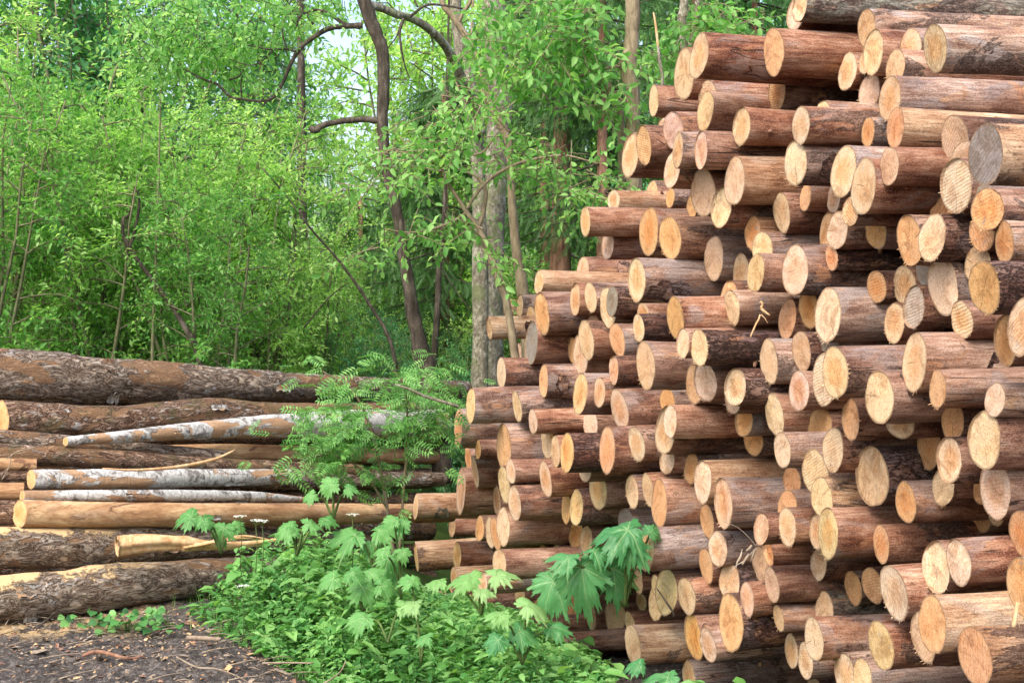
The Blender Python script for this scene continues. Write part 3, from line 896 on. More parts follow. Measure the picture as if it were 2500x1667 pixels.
    if rs.random() < .2 and quality >= 1:
        x0 = rs.uniform(0.02, .5); t0 = rs.uniform(2.4, 5.4); ln = rs.uniform(.08, .3); vs = []; g = 7; sp = rs.uniform(.25, .8)
        for u in range(g+1):
            for w_ in range(4):
                tt = t0+sp*(w_-1.5)/1.5*(.45+.55*math.sin(3.1*(u+.6)/(g+1.2)))+.12*math.sin(u*1.9+x0*9); lift = 1.045+(.10*rs.random() if w_ in (0, 3) else .01)+(.10*rs.random() if u in (0, g) else 0)
                vs.append([x0+ln*u/g+rs.uniform(-.008, .008), r*lift*math.cos(tt), r*lift*math.sin(tt)])
        fs = [[u*4+w_, (u+1)*4+w_, (u+1)*4+w_+1, u*4+w_+1] for u in range(g) for w_ in range(3)]
        link('bark_flap', np_mesh('log_flap', vs, [np.array(fs)], MB['b' if rs.random() < .6 else 'm']), root)
    if stub:
        tb = Tubes(); x0 = rs.uniform(.12, .5); t = rs.uniform(2.2, 5.2)   # side seen by the camera
        d = np.array([-.35, math.cos(t), math.sin(t)]); base = np.array([x0, 0, 0])+d*np.array([0, 1, 1])*r*.93
        R0 = rs.uniform(.007, .013); ln = rs.uniform(.02, .05)
        tb.add([base, base+d*ln*.6, base+d*ln], [R0*1.5, R0, R0*.75], 8, .12)
        link('branch_stub', tb.mesh('stub', W_FRESH if rs.random() < .5 else W_PINE), root)
    return root

def label_logs():
    n = len(LOGS); att = []
    for (x, y, w, h, lam, c, b) in LOGS:
        r = h/2/F*lam
        near = [q[3] for q in LOGS if abs(q[0]-x) < 260]; rel = h/np.median(near)
        size = 'slim' if rel < .78 else ('stout' if rel > 1.25 else 'medium')
        zv = 'at the very top' if y < 200 else 'high' if y < 520 else 'half-way up' if y < 900 else 'low' if y < 1300 else 'near the bottom'
        row = sum(1 for q in LOGS if q[0] < x and abs(q[1]-y) < 45)
        zh = 'on the stepped edge' if row < 2 else ('by the frame edge' if x > 2320 else 'towards the forest' if x < 1500 else 'mid-pile' if x < 1950 else 'towards the near end')
        att.append(dict(size=size, cut=CUTW[c], bark=BARKW[b], zv=zv, zh=zh))
    def nb(i, dx, dy):
        x, y, w, h = LOGS[i][:4]; best = None
        for j, q in enumerate(LOGS):
            if j == i: continue
            ux, uy = q[0]-x, q[1]-y
            if dx and (ux*dx <= 8 or abs(uy) > .6*abs(ux)+8): continue
            if dy and (uy*dy <= 8 or abs(ux) > .6*abs(uy)+8): continue
            d = math.hypot(ux, uy)
            if d < 190 and (best is None or d < best[0]): best = (d, j)
        return None if best is None else best[1]
    for i in range(n):
        for key, dx, dy in (('above', 0, 1), ('under', 0, -1), ('right of', -1, 0), ('left of', 1, 0)):
            j = nb(i, dx, dy); att[i][key] = None if j is None else att[j]['size']+' '+att[j]['cut']
    labs = []
    rels = ['above', 'under', 'right of', 'left of']
    combos = [[]]+[[a] for a in rels]+[[a, b] for ia, a in enumerate(rels) for b in rels[ia+1:]]+[rels[:3], rels[1:], [rels[0], rels[2], rels[3]]]
    for i in range(n):
        A = att[i]; best = None
        for co_ in combos:
            if any(A[k] is None for k in co_): continue
            cnt = sum(1 for B in att if all(B[k] == A[k] for k in ['size', 'cut', 'bark', 'zv', 'zh']+co_))
            if best is None or cnt < best[0]: best = (cnt, co_)
            if cnt == 1: break
        s = f"{A['size']} {A['cut']} log end, {A['bark']} bark, {A['zv']} {A['zh']}"
        if best[1]: s = f"{A['size']} {A['cut']} log, {A['bark']} bark, {A['zv']} {A['zh']}"
        for k in best[1]: s += f", {k} {A[k]}"
        wds = s.split()
        if len(wds) > 16: s = s.replace('half-way up', 'midway').replace('near the bottom', 'bottom'); wds = s.split()
        if len(wds) > 16: s = s.replace(' bark,', ',')
        wds = s.split()
        if len(wds) > 16: s = ' '.join(wds[:16]).rstrip(',')
        labs.append(s)
    seen = {}
    for i, s in enumerate(labs):
        if s in seen:
            j = seen[s]; hi = ' upper' if LOGS[i][1] < LOGS[j][1] else ' lower'
            labs[i] = (s+','+hi+' of two').replace(' bark,', ',')
        seen[labs[i]] = i
    return labs
LAB = label_logs()
for i, (x, y, w, h, lam, c, b) in enumerate(LOGS):
    pos = at(x, y, lam); r = h/2/F*lam; phi = math.atan((x-CX)/F)
    rs = random.Random(100+i); yaw = TH+math.radians(rs.uniform(-2, 2)); pitch = math.radians(rs.uniform(-1.3, 1.3))
    if i in SLOPE: pitch += math.radians(SLOPE[i])
    an = yaw+phi; ku = max(-.38, min(.38, (math.sin(an)-w/h)/math.cos(an))); kv = rs.uniform(-.13, .10)
    if w/h > .62: kv = 0
    o = log_thing(pos, r, rs.uniform(3.6, 4.4), yaw, pitch, ku, kv, c, b, 500+i, 1.0, rs.random() < .55, rs.random() < .30)
    tag(o, LAB[i], 'log', 'sawn pine logs in the big pile')
def fill_logs():
    V = []; Qb = []; Tc = []; n = 0; k = 16; a_ = np.array([math.cos(TH), math.sin(TH), 0]); p_ = np.array([-math.sin(TH), math.cos(TH), 0]); z_ = np.array([0, 0, 1.])
    for (t, z, r, s) in FILL:
        c = p_*t+a_*s+z_*(z+CAMZ); an = np.arange(k)*2*math.pi/k
        ring = (p_[None]*np.cos(an)[:, None]+z_[None]*np.sin(an)[:, None])*r*(1+.04*rng.normal(size=(k, 1)))
        xs = [0, .4, 1.2, 3.6]; vs = [c+a_*x+ring+.006*rng.normal(size=(k, 3))*(x > 0) for x in xs]
        V.extend(vs); V.append(c[None])
        for q in range(3):
            i = n+q*k+np.arange(k); j = n+q*k+(np.arange(k)+1) % k
            Qb.append(np.stack([i, i+k, j+k, j], -1))
        Tc.append(np.stack([n+(np.arange(k)+1) % k, n+np.arange(k), np.full(k, n+4*k)], -1)); n += 4*k+1
    me = np_mesh('recessed_logs', np.concatenate(V), [np.concatenate(Qb), np.concatenate(Tc)], MB['w'], True)  # pale bark on these filler logs stands in for light in the gaps
    me.materials.append(M_FACE); nq = sum(len(q) for q in Qb); mi = np.zeros(len(me.polygons), np.int32); mi[nq:] = 1
    me.polygons.foreach_set('material_index', mi)
    at_ = me.attributes.new('rad', 'FLOAT', 'POINT')
    o = link('recessed_logs', me); o.color = (.62, .42, .24, 1); tag(o, 'shadowed logs recessed deep behind the front ends of the big pile', 'logs', None, 'stuff')
fill_logs()
# ---------------------------------------------------------------- the stack of long hardwood logs on the left
def birch_mat():
    s = NT('bark_birch'); iso = s.coords((1, 1, 1)); ln = s.coords((3.2, .5, .5))
    n = s.noise(iso, 5, 5, .6); l = s.noise(ln, 17, 5, .7); f = s.noise(iso, 45, 4, .7)
    col = s.mix(s.rng(f, .3, .7), (.34, .33, .31), (.60, .59, .56))
    col = s.mix(s.rng(l, .55, .66, 0, .85), col, (.07, .06, .055))
    dk = s.rng(s.noise(s.coords((.9, 1, 1)), 9, 7, .75, .6), .49, .60)
    col = s.mix(dk, col, s.mix(f, (.06, .05, .04), (.22, .20, .18)))
    rd = s.rng(s.noise(s.coords((.35, 1, 1)), 4.4, 5, .65, 1.0), .535, .56)
    col = s.mix(rd, col, s.mix(s.noise(s.coords((.15, 1, 1)), 26, 5, .7), (.18, .09, .05), (.52, .34, .19)))
    h = s.math('SUBTRACT', s.math('ADD', l, f), s.math('MULTIPLY', rd, 1.2))
    return s.finish(col, .7, h, .6, .015, .3)
def rough_mat(name, pal, rust=.5, mossy=0.0, dust=0.0):
    s = NT(name); iso = s.coords((1, 1, 1)); st = s.coords((.42, 1, 1))
    wv = s.n('TexNoise', None, Vector=st, Scale=6., Detail=4.).outputs[1]
    wp = s.n('VectorMath', None, _0=st, _1=s.n('VectorMath', {'operation': 'SCALE'}, _0=wv, Scale=.16).outputs[0]).outputs[0]
    v = s.math('MULTIPLY', s.math('ABSOLUTE', s.math('SUBTRACT', s.noise(s.coords((.38, 1, 1)), 15, 6, .68, 1.6), .5)), 1.1)
    n = s.noise(st, 20, 8, .72, .8); f = s.noise(iso, 80, 4, .75)
    col = s.ramp(s.math('ADD', s.math('MULTIPLY', n, .7), s.math('MULTIPLY', f, .3)), [(.36, pal[0]), (.47, pal[1]), (.58, pal[2]), (.68, pal[3])])
    col = s.mix(s.math('SUBTRACT', 1.0, s.rng(v, .005, .05)), col, tuple(c*.5 for c in pal[0]))
    fl = s.rng(s.noise(s.coords((.5, 1.3, 1.3)), 15, 3, .5, 1.5), .60, .64); fm = s.rng(s.noise(iso, 2.6, 3, .5), .45, .6)
    col = s.mix(s.math('MULTIPLY', s.math('MULTIPLY', fl, fm), .95), col, (.55, .53, .51))
    rd = s.rng(s.noise(s.coords((.3, 1, 1)), 4.2, 5, .62, 1.0), .60-.11*rust, .62-.11*rust)
    inner = s.mix(s.noise(s.coords((.12, 1, 1)), 22, 5, .7), (.16, .075, .04), (.50, .31, .17))
    col = s.mix(s.math('MULTIPLY', rd, .92), col, inner)
    if mossy > 0: col = s.mix(s.math('MULTIPLY', s.rng(s.noise(iso, 6, 5, .7), .5, .6), mossy), col, (.10, .13, .05))
    h = s.math('ADD', s.rng(v, 0, .12), s.math('MULTIPLY', n, 1.2)); h = s.math('SUBTRACT', h, s.math('MULTIPLY', rd, 1.2)); h = s.math('ADD', h, s.math('MULTIPLY', f, .4))
    if dust > 0:
        nz = s.n('SeparateXYZ', None, Vector=s.n('NewGeometry').outputs['Normal']).outputs[2]
        x = s.n('SeparateXYZ', None, Vector=s.n('TexCoord').outputs['Object']).outputs[0]
        dm = s.math('MULTIPLY', s.rng(s.math('ADD', nz, s.math('MULTIPLY', s.math('SUBTRACT', s.noise(iso, 5, 8, .75), .5), 2.0)), .70, .86), s.math('SUBTRACT', 1.0, s.rng(x, dust*.6, dust)))
        col = s.mix(dm, col, s.mix(s.noise(iso, 150, 3, .8), (.40, .26, .12), (.62, .45, .25)))
        h = s.mix(dm, h, .6)
    return s.finish(col, .88, h, .9, .03, .2)
def peeled_mat():
    s = NT('bark_peeled_hardwood'); iso = s.coords((1, 1, 1)); st = s.coords((.1, 1, 1))
    n = s.noise(st, 18, 6, .7, .5); n2 = s.noise(s.coords((.5, 1, 1)), 4, 5, .6)
    col = s.ramp(s.math('ADD', s.math('MULTIPLY', n, .5), s.math('MULTIPLY', n2, .5)), [(.34, (.17, .08, .035)), (.48, (.38, .22, .11)), (.62, (.60, .42, .23))])
    rd = s.rng(s.noise(s.coords((.3, 1, 1)), 6, 5, .65, 1.0), .60, .62)
    col = s.mix(s.math('MULTIPLY', rd, .8), col, (.12, .055, .035))
    kd = s.n('TexVoronoi', None, Vector=s.coords((.5, 1, 1)), Scale=2.2).outputs['Distance']; kn = s.math('SUBTRACT', 1.0, s.rng(kd, .03, .10))
    col = s.mix(s.math('MULTIPLY', kn, .8), col, (.10, .05, .025))
    grey = s.rng(s.noise(s.coords((.3, 1, 1)), 3.3, 5, .6), .5, .64); col = s.mix(s.math('MULTIPLY', grey, .55), col, (.30, .25, .20))
    gr = s.noise(s.coords((.25, 1, 1)), 60, 5, .8); col = s.mix(s.rng(gr, .46, .60, 0, .55), col, s.mix(1.0, col, (.6, .5, .4), 'MULTIPLY'))
    return s.finish(col, .8, s.math('SUBTRACT', n, rd), .6, .015, .25)
PALG = [(.14, .085, .058), (.38, .285, .21), (.56, .47, .38), (.70, .65, .58)]
PALB = [(.12, .06, .038), (.32, .19, .12), (.50, .36, .26), (.62, .53, .43)]
HB = {'B': birch_mat(), 'G': rough_mat('bark_fissured_grey', PALG, .5), 'H': rough_mat('bark_fissured_brown', PALB, .8, .35),
      'S': rough_mat('bark_fissured_sawdust', PALG, .35, .1, 2.6), 'P': peeled_mat(), 'D': rough_mat('bark_fissured_dark', PALB, .4)}
SKEW = 2.7
def long_log(pts, mat, label, seed, rough=.05, cut=(.62, .42, .22), name='hardwood_log', group='long hardwood logs in the side stack', k=40, flaps=0):
    """pts: (x px, y px, thickness px, depth m) along the log's centre line"""
    rs = random.Random(seed); pts = [(x, y, th, d+1.1*x/1000+1.4*(max(0, x)/1000)**2) for x, y, th, d in pts]
    P = np.array([list(at(x, y, d))+[th/2/F*d] for x, y, th, d in pts])
    o = Vector(P[0, :3]); ax = (Vector(P[-1, :3])-o).normalized(); q = ax.to_track_quat('X', 'Z'); R = q.to_matrix(); Ri = R.transposed()
    loc = np.array([list(Ri @ (Vector(p[:3])-o))+[p[3]] for p in P]); L = loc[-1, 0]; n = max(24, int(L/.035))
    S = spline(loc, n); root = bpy.data.objects.new(name, None); C.objects.link(root); root.location = o; root.rotation_euler = R.to_euler()
    a = np.arange(k)*2*math.pi/k; V = np.zeros((n, k, 3)); o1, o2 = rs.uniform(0, 50), rs.uniform(0, 50)
    for i in range(n):
        x = S[i, 0]; r = S[i, 3]
        for j in range(k):
            c, s_ = math.cos(a[j]), math.sin(a[j]); v = Vector((x*1.3+o1, c*r*6+o2, s_*r*6))
            d = 1+rough*1.2*noise.noise(v)+rough*.9*noise.noise(v*2.7)+(rough*.55*(1-abs(noise.noise(Vector((x*7+o1, c*r*26, s_*r*26+o2))))*2))
            V[i, j] = (x, S[i, 1]+c*r*d, S[i, 2]+s_*r*d)
    i = np.arange(n-1)[:, None]*k+np.arange(k)[None]; j = np.arange(n-1)[:, None]*k+(np.arange(k)[None]+1) % k
    b = link('bark', np_mesh('long_bark', V.reshape(-1, 3), [np.stack([i, i+k, j+k, j], -1).reshape(-1, 4)], HB[mat], True), root)
    for e, i in ((0, 0), (1, n-1)):
        cv = [list(V[i].mean(0))]+[list(v) for v in V[i]]; ri = [0]+[1.]*k
        f = np.array([[0, 1+(q_+1) % k, 1+q_] if e == 0 else [0, 1+q_, 1+(q_+1) % k] for q_ in range(k)])
        fo = link('cut_face', np_mesh('long_cut', cv, [f], M_FACE, False, {'rad': ri}), root); fo.color = (*cut, 1)
    for _ in range(flaps):
        i = rs.randint(2, n-6); t = rs.uniform(math.pi*.75, math.pi*1.6); ln = rs.uniform(.06, .22); w = rs.uniform(.25, .7); g = 6
        vs = []
        for u in range(g+1):
            for w_ in range(3):
                x = S[i, 0]+ln*u/g; tt = t+w*(w_-1)*.5*(1+.3*math.sin(u*2+_)); lift = 1.04+.22*abs(w_-1)*(.4+.6*math.sin(u*1.4+_)**2)
                r = S[i, 3]*lift; vs.append([x+rs.uniform(-.01, .01), S[i, 1]+r*math.cos(tt), S[i, 2]+r*math.sin(tt)])
        fs = [[u*3+w_, (u+1)*3+w_, (u+1)*3+w_+1, u*3+w_+1] for u in range(g) for w_ in range(2)]
        link('bark_flap', np_mesh('flap', vs, [np.array(fs)], HB['B' if rs.random() < .5 else 'D'], True), root)
    return tag(root, label, 'log', group)
LL = [
 ([(-420, 905, 128, 12.3), (0, 915, 121, 12.3), (300, 929, 103, 12.4), (600, 941, 76, 12.5), (850, 948, 58, 12.8), (1140, 950, 40, 13.2)], 'G', 'thick fissured grey log with orange bare patches, topmost on the left stack', .10, 5),
 ([(2, 1022, 84, 12.05), (280, 1030, 76, 12.1), (500, 1012, 78, 12.15), (700, 1006, 46, 12.2), (1060, 1000, 34, 12.4)], 'H', 'thick reddish mossy log just under the topmost log of the left stack', .10, 4),
 ([(160, 1078, 22, 11.55), (300, 1066, 30, 11.6), (500, 1050, 45, 11.7), (720, 1037, 60, 11.8), (900, 1036, 68, 11.9), (1080, 1034, 66, 12.1)], 'B', 'birch log slanting up, thin tip at left and dark underside at right', .08, 3),
 ([(-380, 1062, 44, 11.8), (0, 1070, 42, 11.8), (250, 1090, 36, 11.75), (550, 1112, 26, 11.7)], 'G', 'slim grey log sloping down rightward beneath the slanting birch', .07, 1),
 ([(-380, 1092, 46, 11.65), (120, 1112, 46, 11.6), (450, 1134, 42, 11.6), (880, 1150, 32, 11.7)], 'H', 'dark red-brown log above the broken-bark birch in the left stack', .10, 3),
 ([(340, 1108, 42, 11.9), (560, 1106, 44, 11.9), (800, 1110, 38, 12.0), (1080, 1116, 30, 12.2)], 'P', 'bare brown log lying behind the long curved splinter', .06, 0),
 ([(-340, 1124, 30, 11.45), (88, 1136, 32, 11.4)], 'P', 'short pale split log end jutting at the far left', .09, 0),
 ([(-340, 1158, 30, 11.5), (84, 1160, 30, 11.4)], 'D', 'thin dark log stub under the pale split end at far left', .08, 0),
 ([(76, 1171, 50, 11.2), (300, 1170, 50, 11.25), (500, 1166, 42, 11.3), (704, 1164, 38, 11.4)], 'B', 'broken-bark birch log with sawn left end above the white birch', .09, 4),
 ([(440, 1160, 40, 11.55), (700, 1172, 44, 11.6), (1080, 1170, 34, 11.9)], 'G', 'fissured grey log half hidden by the fern-leaved sapling', .08, 1),
 ([(54, 1211, 27, 11.05), (300, 1209, 28, 11.05), (600, 1211, 24, 11.1), (745, 1219, 12, 11.2)], 'B', 'slender white birch pole resting on the bare yellow log', .06, 3),
 ([(-330, 1199, 42, 11.25), (58, 1199, 42, 11.15)], 'P', 'short pale log end beside the white birch pole at left', .05, 0),
 ([(-330, 1253, 58, 11.25), (46, 1252, 58, 11.1)], 'D', 'reddish log end left of the bare yellow log', .07, 0),
 ([(48, 1253, 66, 10.95), (300, 1256, 60, 10.95), (600, 1256, 57, 11.0), (1100, 1252, 44, 11.3)], 'P', 'long bare yellow log with most bark stripped', .05, 3),
 ([(-400, 1336, 98, 10.95), (0, 1337, 99, 10.95), (270, 1334, 92, 11.0), (560, 1322, 66, 11.05), (900, 1318, 48, 11.3)], 'S', 'thick grey scaly log dusted with sawdust, second from the ground', .08, 2),
 ([(268, 1380, 34, 11.0), (480, 1378, 34, 11.0)], 'G', 'small grey log end peeking beneath the splintered slab', .05, 0),
 ([(-420, 1400, 40, 11.3), (200, 1402, 36, 11.3), (500, 1398, 34, 11.3)], 'D', 'dark reddish log wedged between the two sawdust-dusted logs', .06, 0),
 ([(-420, 1474, 112, 10.75), (0, 1463, 108, 10.75), (150, 1448, 105, 10.78), (300, 1428, 102, 10.8), (520, 1408, 88, 10.9), (720, 1388, 66, 11.1)], 'S', 'thickest scaly log dusted with sawdust, lowest of the left stack', .09, 3),
]
for i, (p, m, lb, rg_, fl) in enumerate(LL): long_log(p, m, lb, 40+i, rg_, flaps=fl)
BK = [(930, 90), (1000, 70), (1060, 80), (1110, 70), (1165, 80), (1225, 80), (1290, 90), (1350, 80), (1420, 110), (1478, 70)]
for i, (y, th) in enumerate(BK[1:]):
    long_log([(-400, y, th, 12.6), (400, y+4, th*.9, 12.6), (1050, y+2, th*.6, 12.9)], 'D', 'shadowed log in the back row of the left stack', 80+i, .05, group='back row logs of the left stack', k=16)
# splintered slab lying on the stack
def slab():
    root = bpy.data.objects.new('splintered_slab', None); C.objects.link(root); o = at(286, 1335, 10.95); root.location = o; root.rotation_euler = (0, 0, .5); root.scale = (1.22, 1, 1)
    n = 46; k = 18; V = []
    for i in range(n):
        u = i/(n-1); x = 1.02*u; r0 = .062*(1-.45*u) if u < .42 else .046*(1-.75*(u-.42)/.58)
        if .36 < u < .46: r0 *= 1.15
        for j in range(k):
            t = j*2*math.pi/k; d = 1+.30*noise.noise(Vector((x*2.2, math.cos(t)*3, math.sin(t)*3)))+.28*noise.noise(Vector((x*1.2, math.cos(t)*9, math.sin(t)*9)))
            V.append([x, r0*d*math.cos(t), r0*.98*d*math.sin(t)-.045*u+(.02*math.sin(u*7))])
    i = np.arange(n-1)[:, None]*k+np.arange(k)[None]; j = np.arange(n-1)[:, None]*k+(np.arange(k)[None]+1) % k
    Q = np.stack([i, i+k, j+k, j], -1).reshape(-1, 4); T = np.array([[0, q+1, q] for q in range(1, k-1)])
    link('core', np_mesh('slab', V, [Q, T], W_FRESH), root)
    for q in range(5):
        tb = Tubes(); x0 = .38+.06*q; z0 = -.03+.01*q
        tb.add(spline([[x0, -.05, z0], [x0+.12, -.075, z0+.015], [x0+.3, -.06, z0+.05-.02*q]], 7), np.array([.012, .012, .010, .009, .008, .005, .002]), 5)
        link('splinter', tb.mesh('splinter', W_FRESH, False), root)
    tag(root, 'yellow splintered slab of wood lying between the two scaly logs', 'wood slab')
slab()
def px_tube(pts, d=None, n=14, k=6, wob=.08):
    P = np.array([list(at(p[0], p[1], p[3] if len(p) > 3 else d))+[p[2]/2/F*(p[3] if len(p) > 3 else d)] for p in pts])
    S = spline(P, n); tb = Tubes(); tb.add(S[:, :3], np.abs(S[:, 3]), k, wob); return tb
o = link('curved_splinter', px_tube([(250, 1143, 3, 11.3), (330, 1147, 7, 11.45), (430, 1140, 9, 11.7), (520, 1122, 9, 11.95), (575, 1098, 4, 12.1)], 11, 20, 6).mesh('curved_splinter', W_FRESH)); tag(o, 'long curved pale splinter lying on the broken-bark birch', 'splinter')
def twig_thing(name, lab, cat, lists, d, mat):
    tb = Tubes()
    for l in lists:
        P = np.array([list(at(p[0], p[1], d))+[p[2]/2/F*d] for p in l]); S = spline(P, 4*len(l)); tb.add(S[:, :3], np.abs(S[:, 3]), 5, .1)
    o = link(name, tb.mesh(name, mat)); tag(o, lab, cat); return o
twig_thing('dry_branch', 'thin dry forked branch leaning on the logs at the left frame edge', 'branch', [[(4, 1172, 2.5), (22, 1140, 2.6), (32, 1108, 3), (70, 1095, 3), (118, 1082, 2.2)], [(32, 1108, 2.5), (18, 1118, 2), (14, 1118, 1.5)], [(70, 1095, 2), (60, 1104, 1.5), (-5, 1112, 1.5)], [(22, 1140, 2), (2, 1158, 1.5)]], 10.95, W_DRY)
twig_thing('fallen_twig', 'dark forked twig stuck in the soil under the lowest log', 'twig', [[(88, 1536, 4), (115, 1512, 4), (140, 1492, 3), (165, 1490, 2.4), (203, 1497, 1.6)], [(128, 1500, 3), (138, 1490, 2), (142, 1480, 1.4)], [(118, 1510, 2.5), (140, 1504, 1.6), (155, 1506, 1)], [(150, 1491, 2), (180, 1485, 1.2)]], 10.3, W_DARK)

# ---------------------------------------------------------------- trees and shrubs behind the stacks
def gen_shrub(seed, H, nst, nbr, ntw, nlf, leaf, lean=.35, tmpl=T_KITE, lw=.42, droop=.25, twl=(.25, .55), bare=.12):
    """a many-stemmed shrub: stems > branches > twigs, leaves set along the twigs; returns (wood tubes, V, F)"""
    g = np.random.default_rng(seed); tb = Tubes(); P = []; D = []; N = []; L = []
    for s in range(nst):
        az = g.uniform(0, 6.283); ln = g.uniform(.05, lean); h = H*g.uniform(.72, 1.0)
        t = np.linspace(0, 1, 8); wob = np.cumsum(g.normal(0, .035*H/4, (8, 2)), 0)
        c = np.stack([np.cos(az)*ln*h*t**1.2+wob[:, 0]+.12*math.cos(az), np.sin(az)*ln*h*t**1.2+wob[:, 1]+.12*math.sin(az), h*t], -1)
        tb.add(c, .006+.0085*H*(1-t)*g.uniform(.5, 1), 5, .08)
        for b in range(nbr):
            f = bare+(1-bare)*((b+g.uniform())/nbr); q = f*7; i = min(6, int(q)); o = c[i]+(c[i+1]-c[i])*(q-i)
            a2 = g.uniform(0, 6.283); bl = H*g.uniform(.13, .28)*(1.15-.75*f); d = np.array([math.cos(a2)*.85, math.sin(a2)*.85, g.uniform(.15, .8)])
            u = np.linspace(0, 1, 5)[:, None]; bc = o+d*bl*u+np.array([0, 0, -droop*bl])*u**2+g.normal(0, .02, (5, 3))*u
            tb.add(bc, np.linspace(.009, .003, 5)*H/4, 4, 0, cap=False)
            for k in range(ntw):
                ff = .15+.85*(k+g.uniform())/ntw; ii = min(3, int(ff*4)); oo = bc[ii]+(bc[ii+1]-bc[ii])*(ff*4-ii)
                tl = g.uniform(*twl)*H/4.5; td = nrm(d*.6+g.normal(0, .7, 3)+np.array([0, 0, .15])); n = nlf
                w = np.linspace(.06, 1, n); pp = oo+td*tl*w[:, None]+np.array([0, 0, -droop*.5*tl])*(w**2)[:, None]
                tb.add(np.stack([oo, (oo+pp[-1])/2+g.normal(0, .01, 3), pp[-1]]), np.array([.003, .0022, .001])*H/4, 3, 0, cap=False)
                sd = nrm(np.cross(td, g.normal(0, 1, 3))); sg = np.where(np.arange(n) % 2, 1, -1)[:, None]
                P.append(pp); D.append(td*.55+sd*sg*.9+g.normal(0, .25, (n, 3))+np.array([0, 0, -.12])); N.append(np.array([0, 0, 1.])+g.normal(0, .45, (n, 3)))
                L.append(leaf*g.uniform(.6, 1.15, n))
    P = np.concatenate(P); L = np.concatenate(L)
    V, Fc = scatter(tmpl, P, np.concatenate(D), np.concatenate(N), L, L*lw)
    return tb, V, Fc
SH = []
for i, (H, nst, nbr, ntw, nlf, leaf) in enumerate([(4.4, 10, 15, 7, 11, .086), (4.4, 8, 17, 7, 12, .08), (4.6, 11, 14, 7, 11, .09)]):
    tb, V, Fc = gen_shrub(11+i, H, nst, nbr, ntw, nlf, leaf)
    SH.append((tb.mesh('shrub_wood', W_TWIG), V, Fc))
CROWN = {}
def shrub(x, d, scale, kind, mat, name, label, cat, group, rot=0, zs=1.0, z=None):
    wood, V, Fc = SH[kind]; key = (kind, mat.name)
    if key not in CROWN: CROWN[key] = np_mesh('crown', V, [Fc], mat)
    root = bpy.data.objects.new(name, None); C.objects.link(root); X = (x-CX)/F*d
    root.location = (X, d, gz(X, d) if z is None else z); root.rotation_euler = (0, 0, rot); root.scale = (scale, scale, scale*zs)
    link('stems', wood, root); link('foliage', CROWN[key], root); tag(root, label, cat, group); return root
FRONT = [(-60, 16.5, 1.12, 0, L_ALDER, 'far left'), (110, 18.2, 1.05, 1, L_WILLOW, 'above the thick end of the topmost log'), (250, 17.0, .98, 2, L_WILLOW, 'left of the forked dark stems'),
         (400, 18.6, 1.12, 0, L_WILLOW, 'around the forked dark stems'), (520, 16.6, .92, 1, L_ALDER, 'low in front of the tall willow'), (620, 18.4, 1.0, 2, L_YEL, 'under the long arching branch'),
         (745, 19.6, .78, 0, L_YEL, 'left of the sky gap'), (40, 20.5, 1.35, 2, L_WILLOW, 'rising behind the leftmost shrub'), (330, 21.5, 1.3, 1, L_WILLOW, 'tallest bright one behind the middle of the thicket'), (560, 21.8, 1.15, 2, L_WILLOW, 'behind, below the drooping twigs')]
for i, (x, d, sc, k, m, w) in enumerate(FRONT):
    shrub(x, d, sc, k, m, 'willow_shrub', 'bright green leafy shrub, '+w, 'shrub', 'leafy shrubs behind the left stack', i*1.7)
BACK = [(-150, 27, 2.1, 0, L_ALDER, 'darker tall tree at the upper left corner'), (60, 30, 2.3, 1, L_ALDER, 'dense green tree rising over the left shrubs'), (270, 28, 2.1, 2, L_BLUE, 'cool green tree behind the bright shrubs at upper left'),
        (470, 31, 2.2, 0, L_ALDER, 'mid-green tree behind the drooping twigs'), (1010, 30, 2.1, 1, L_YEL, 'sunny yellow-green tree behind the dark crooked trunk'), (1180, 33, 2.4, 2, L_YEL, 'sunny tree glowing behind the stout lichen trunk'),
        (1380, 28, 2.0, 0, L_YEL, 'yellow-green tree behind the spruce boughs'), (1560, 31, 2.3, 1, L_WILLOW, 'bright tree behind the stepped top of the log pile'), (1760, 27, 2.1, 2, L_BLUE, 'cool green tree above the log pile top'),
        (1950, 30, 2.4, 0, L_ALDER, 'green tree mostly hidden behind the upper logs'), (880, 36, 1.25, 2, L_ALDER, 'lower tree below the sky gap')]
for i, (x, d, sc, k, m, lb) in enumerate(BACK):
    shrub(x, d, sc, k, m, 'background_tree', lb, 'tree', 'broadleaf trees in the background', i*2.3+.5)
LOW = [(900, 19, .5, 0, L_BLUE, 'low bush right of the rowan sapling foot'), (1010, 21, .6, 1, L_YEL, 'low bright bush between the two main trunks'), (1120, 18, .5, 2, L_BLUE, 'low bush at the foot of the stout lichen trunk'),
       (1290, 22, .75, 0, L_WILLOW, 'bush behind the lowest pale log steps'), (820, 22, .7, 2, L_WILLOW, 'bush beneath the sky gap'), (1430, 21, .95, 1, L_ALDER, 'bush behind the middle steps of the pile'), (1640, 20, 1.15, 2, L_BLUE, 'bush behind the upper steps of the pile')]
for i, (x, d, sc, k, m, lb) in enumerate(LOW):
    shrub(x, d, sc, k, m, 'understory_bush', lb, 'bush', 'understory bushes', i*1.1)
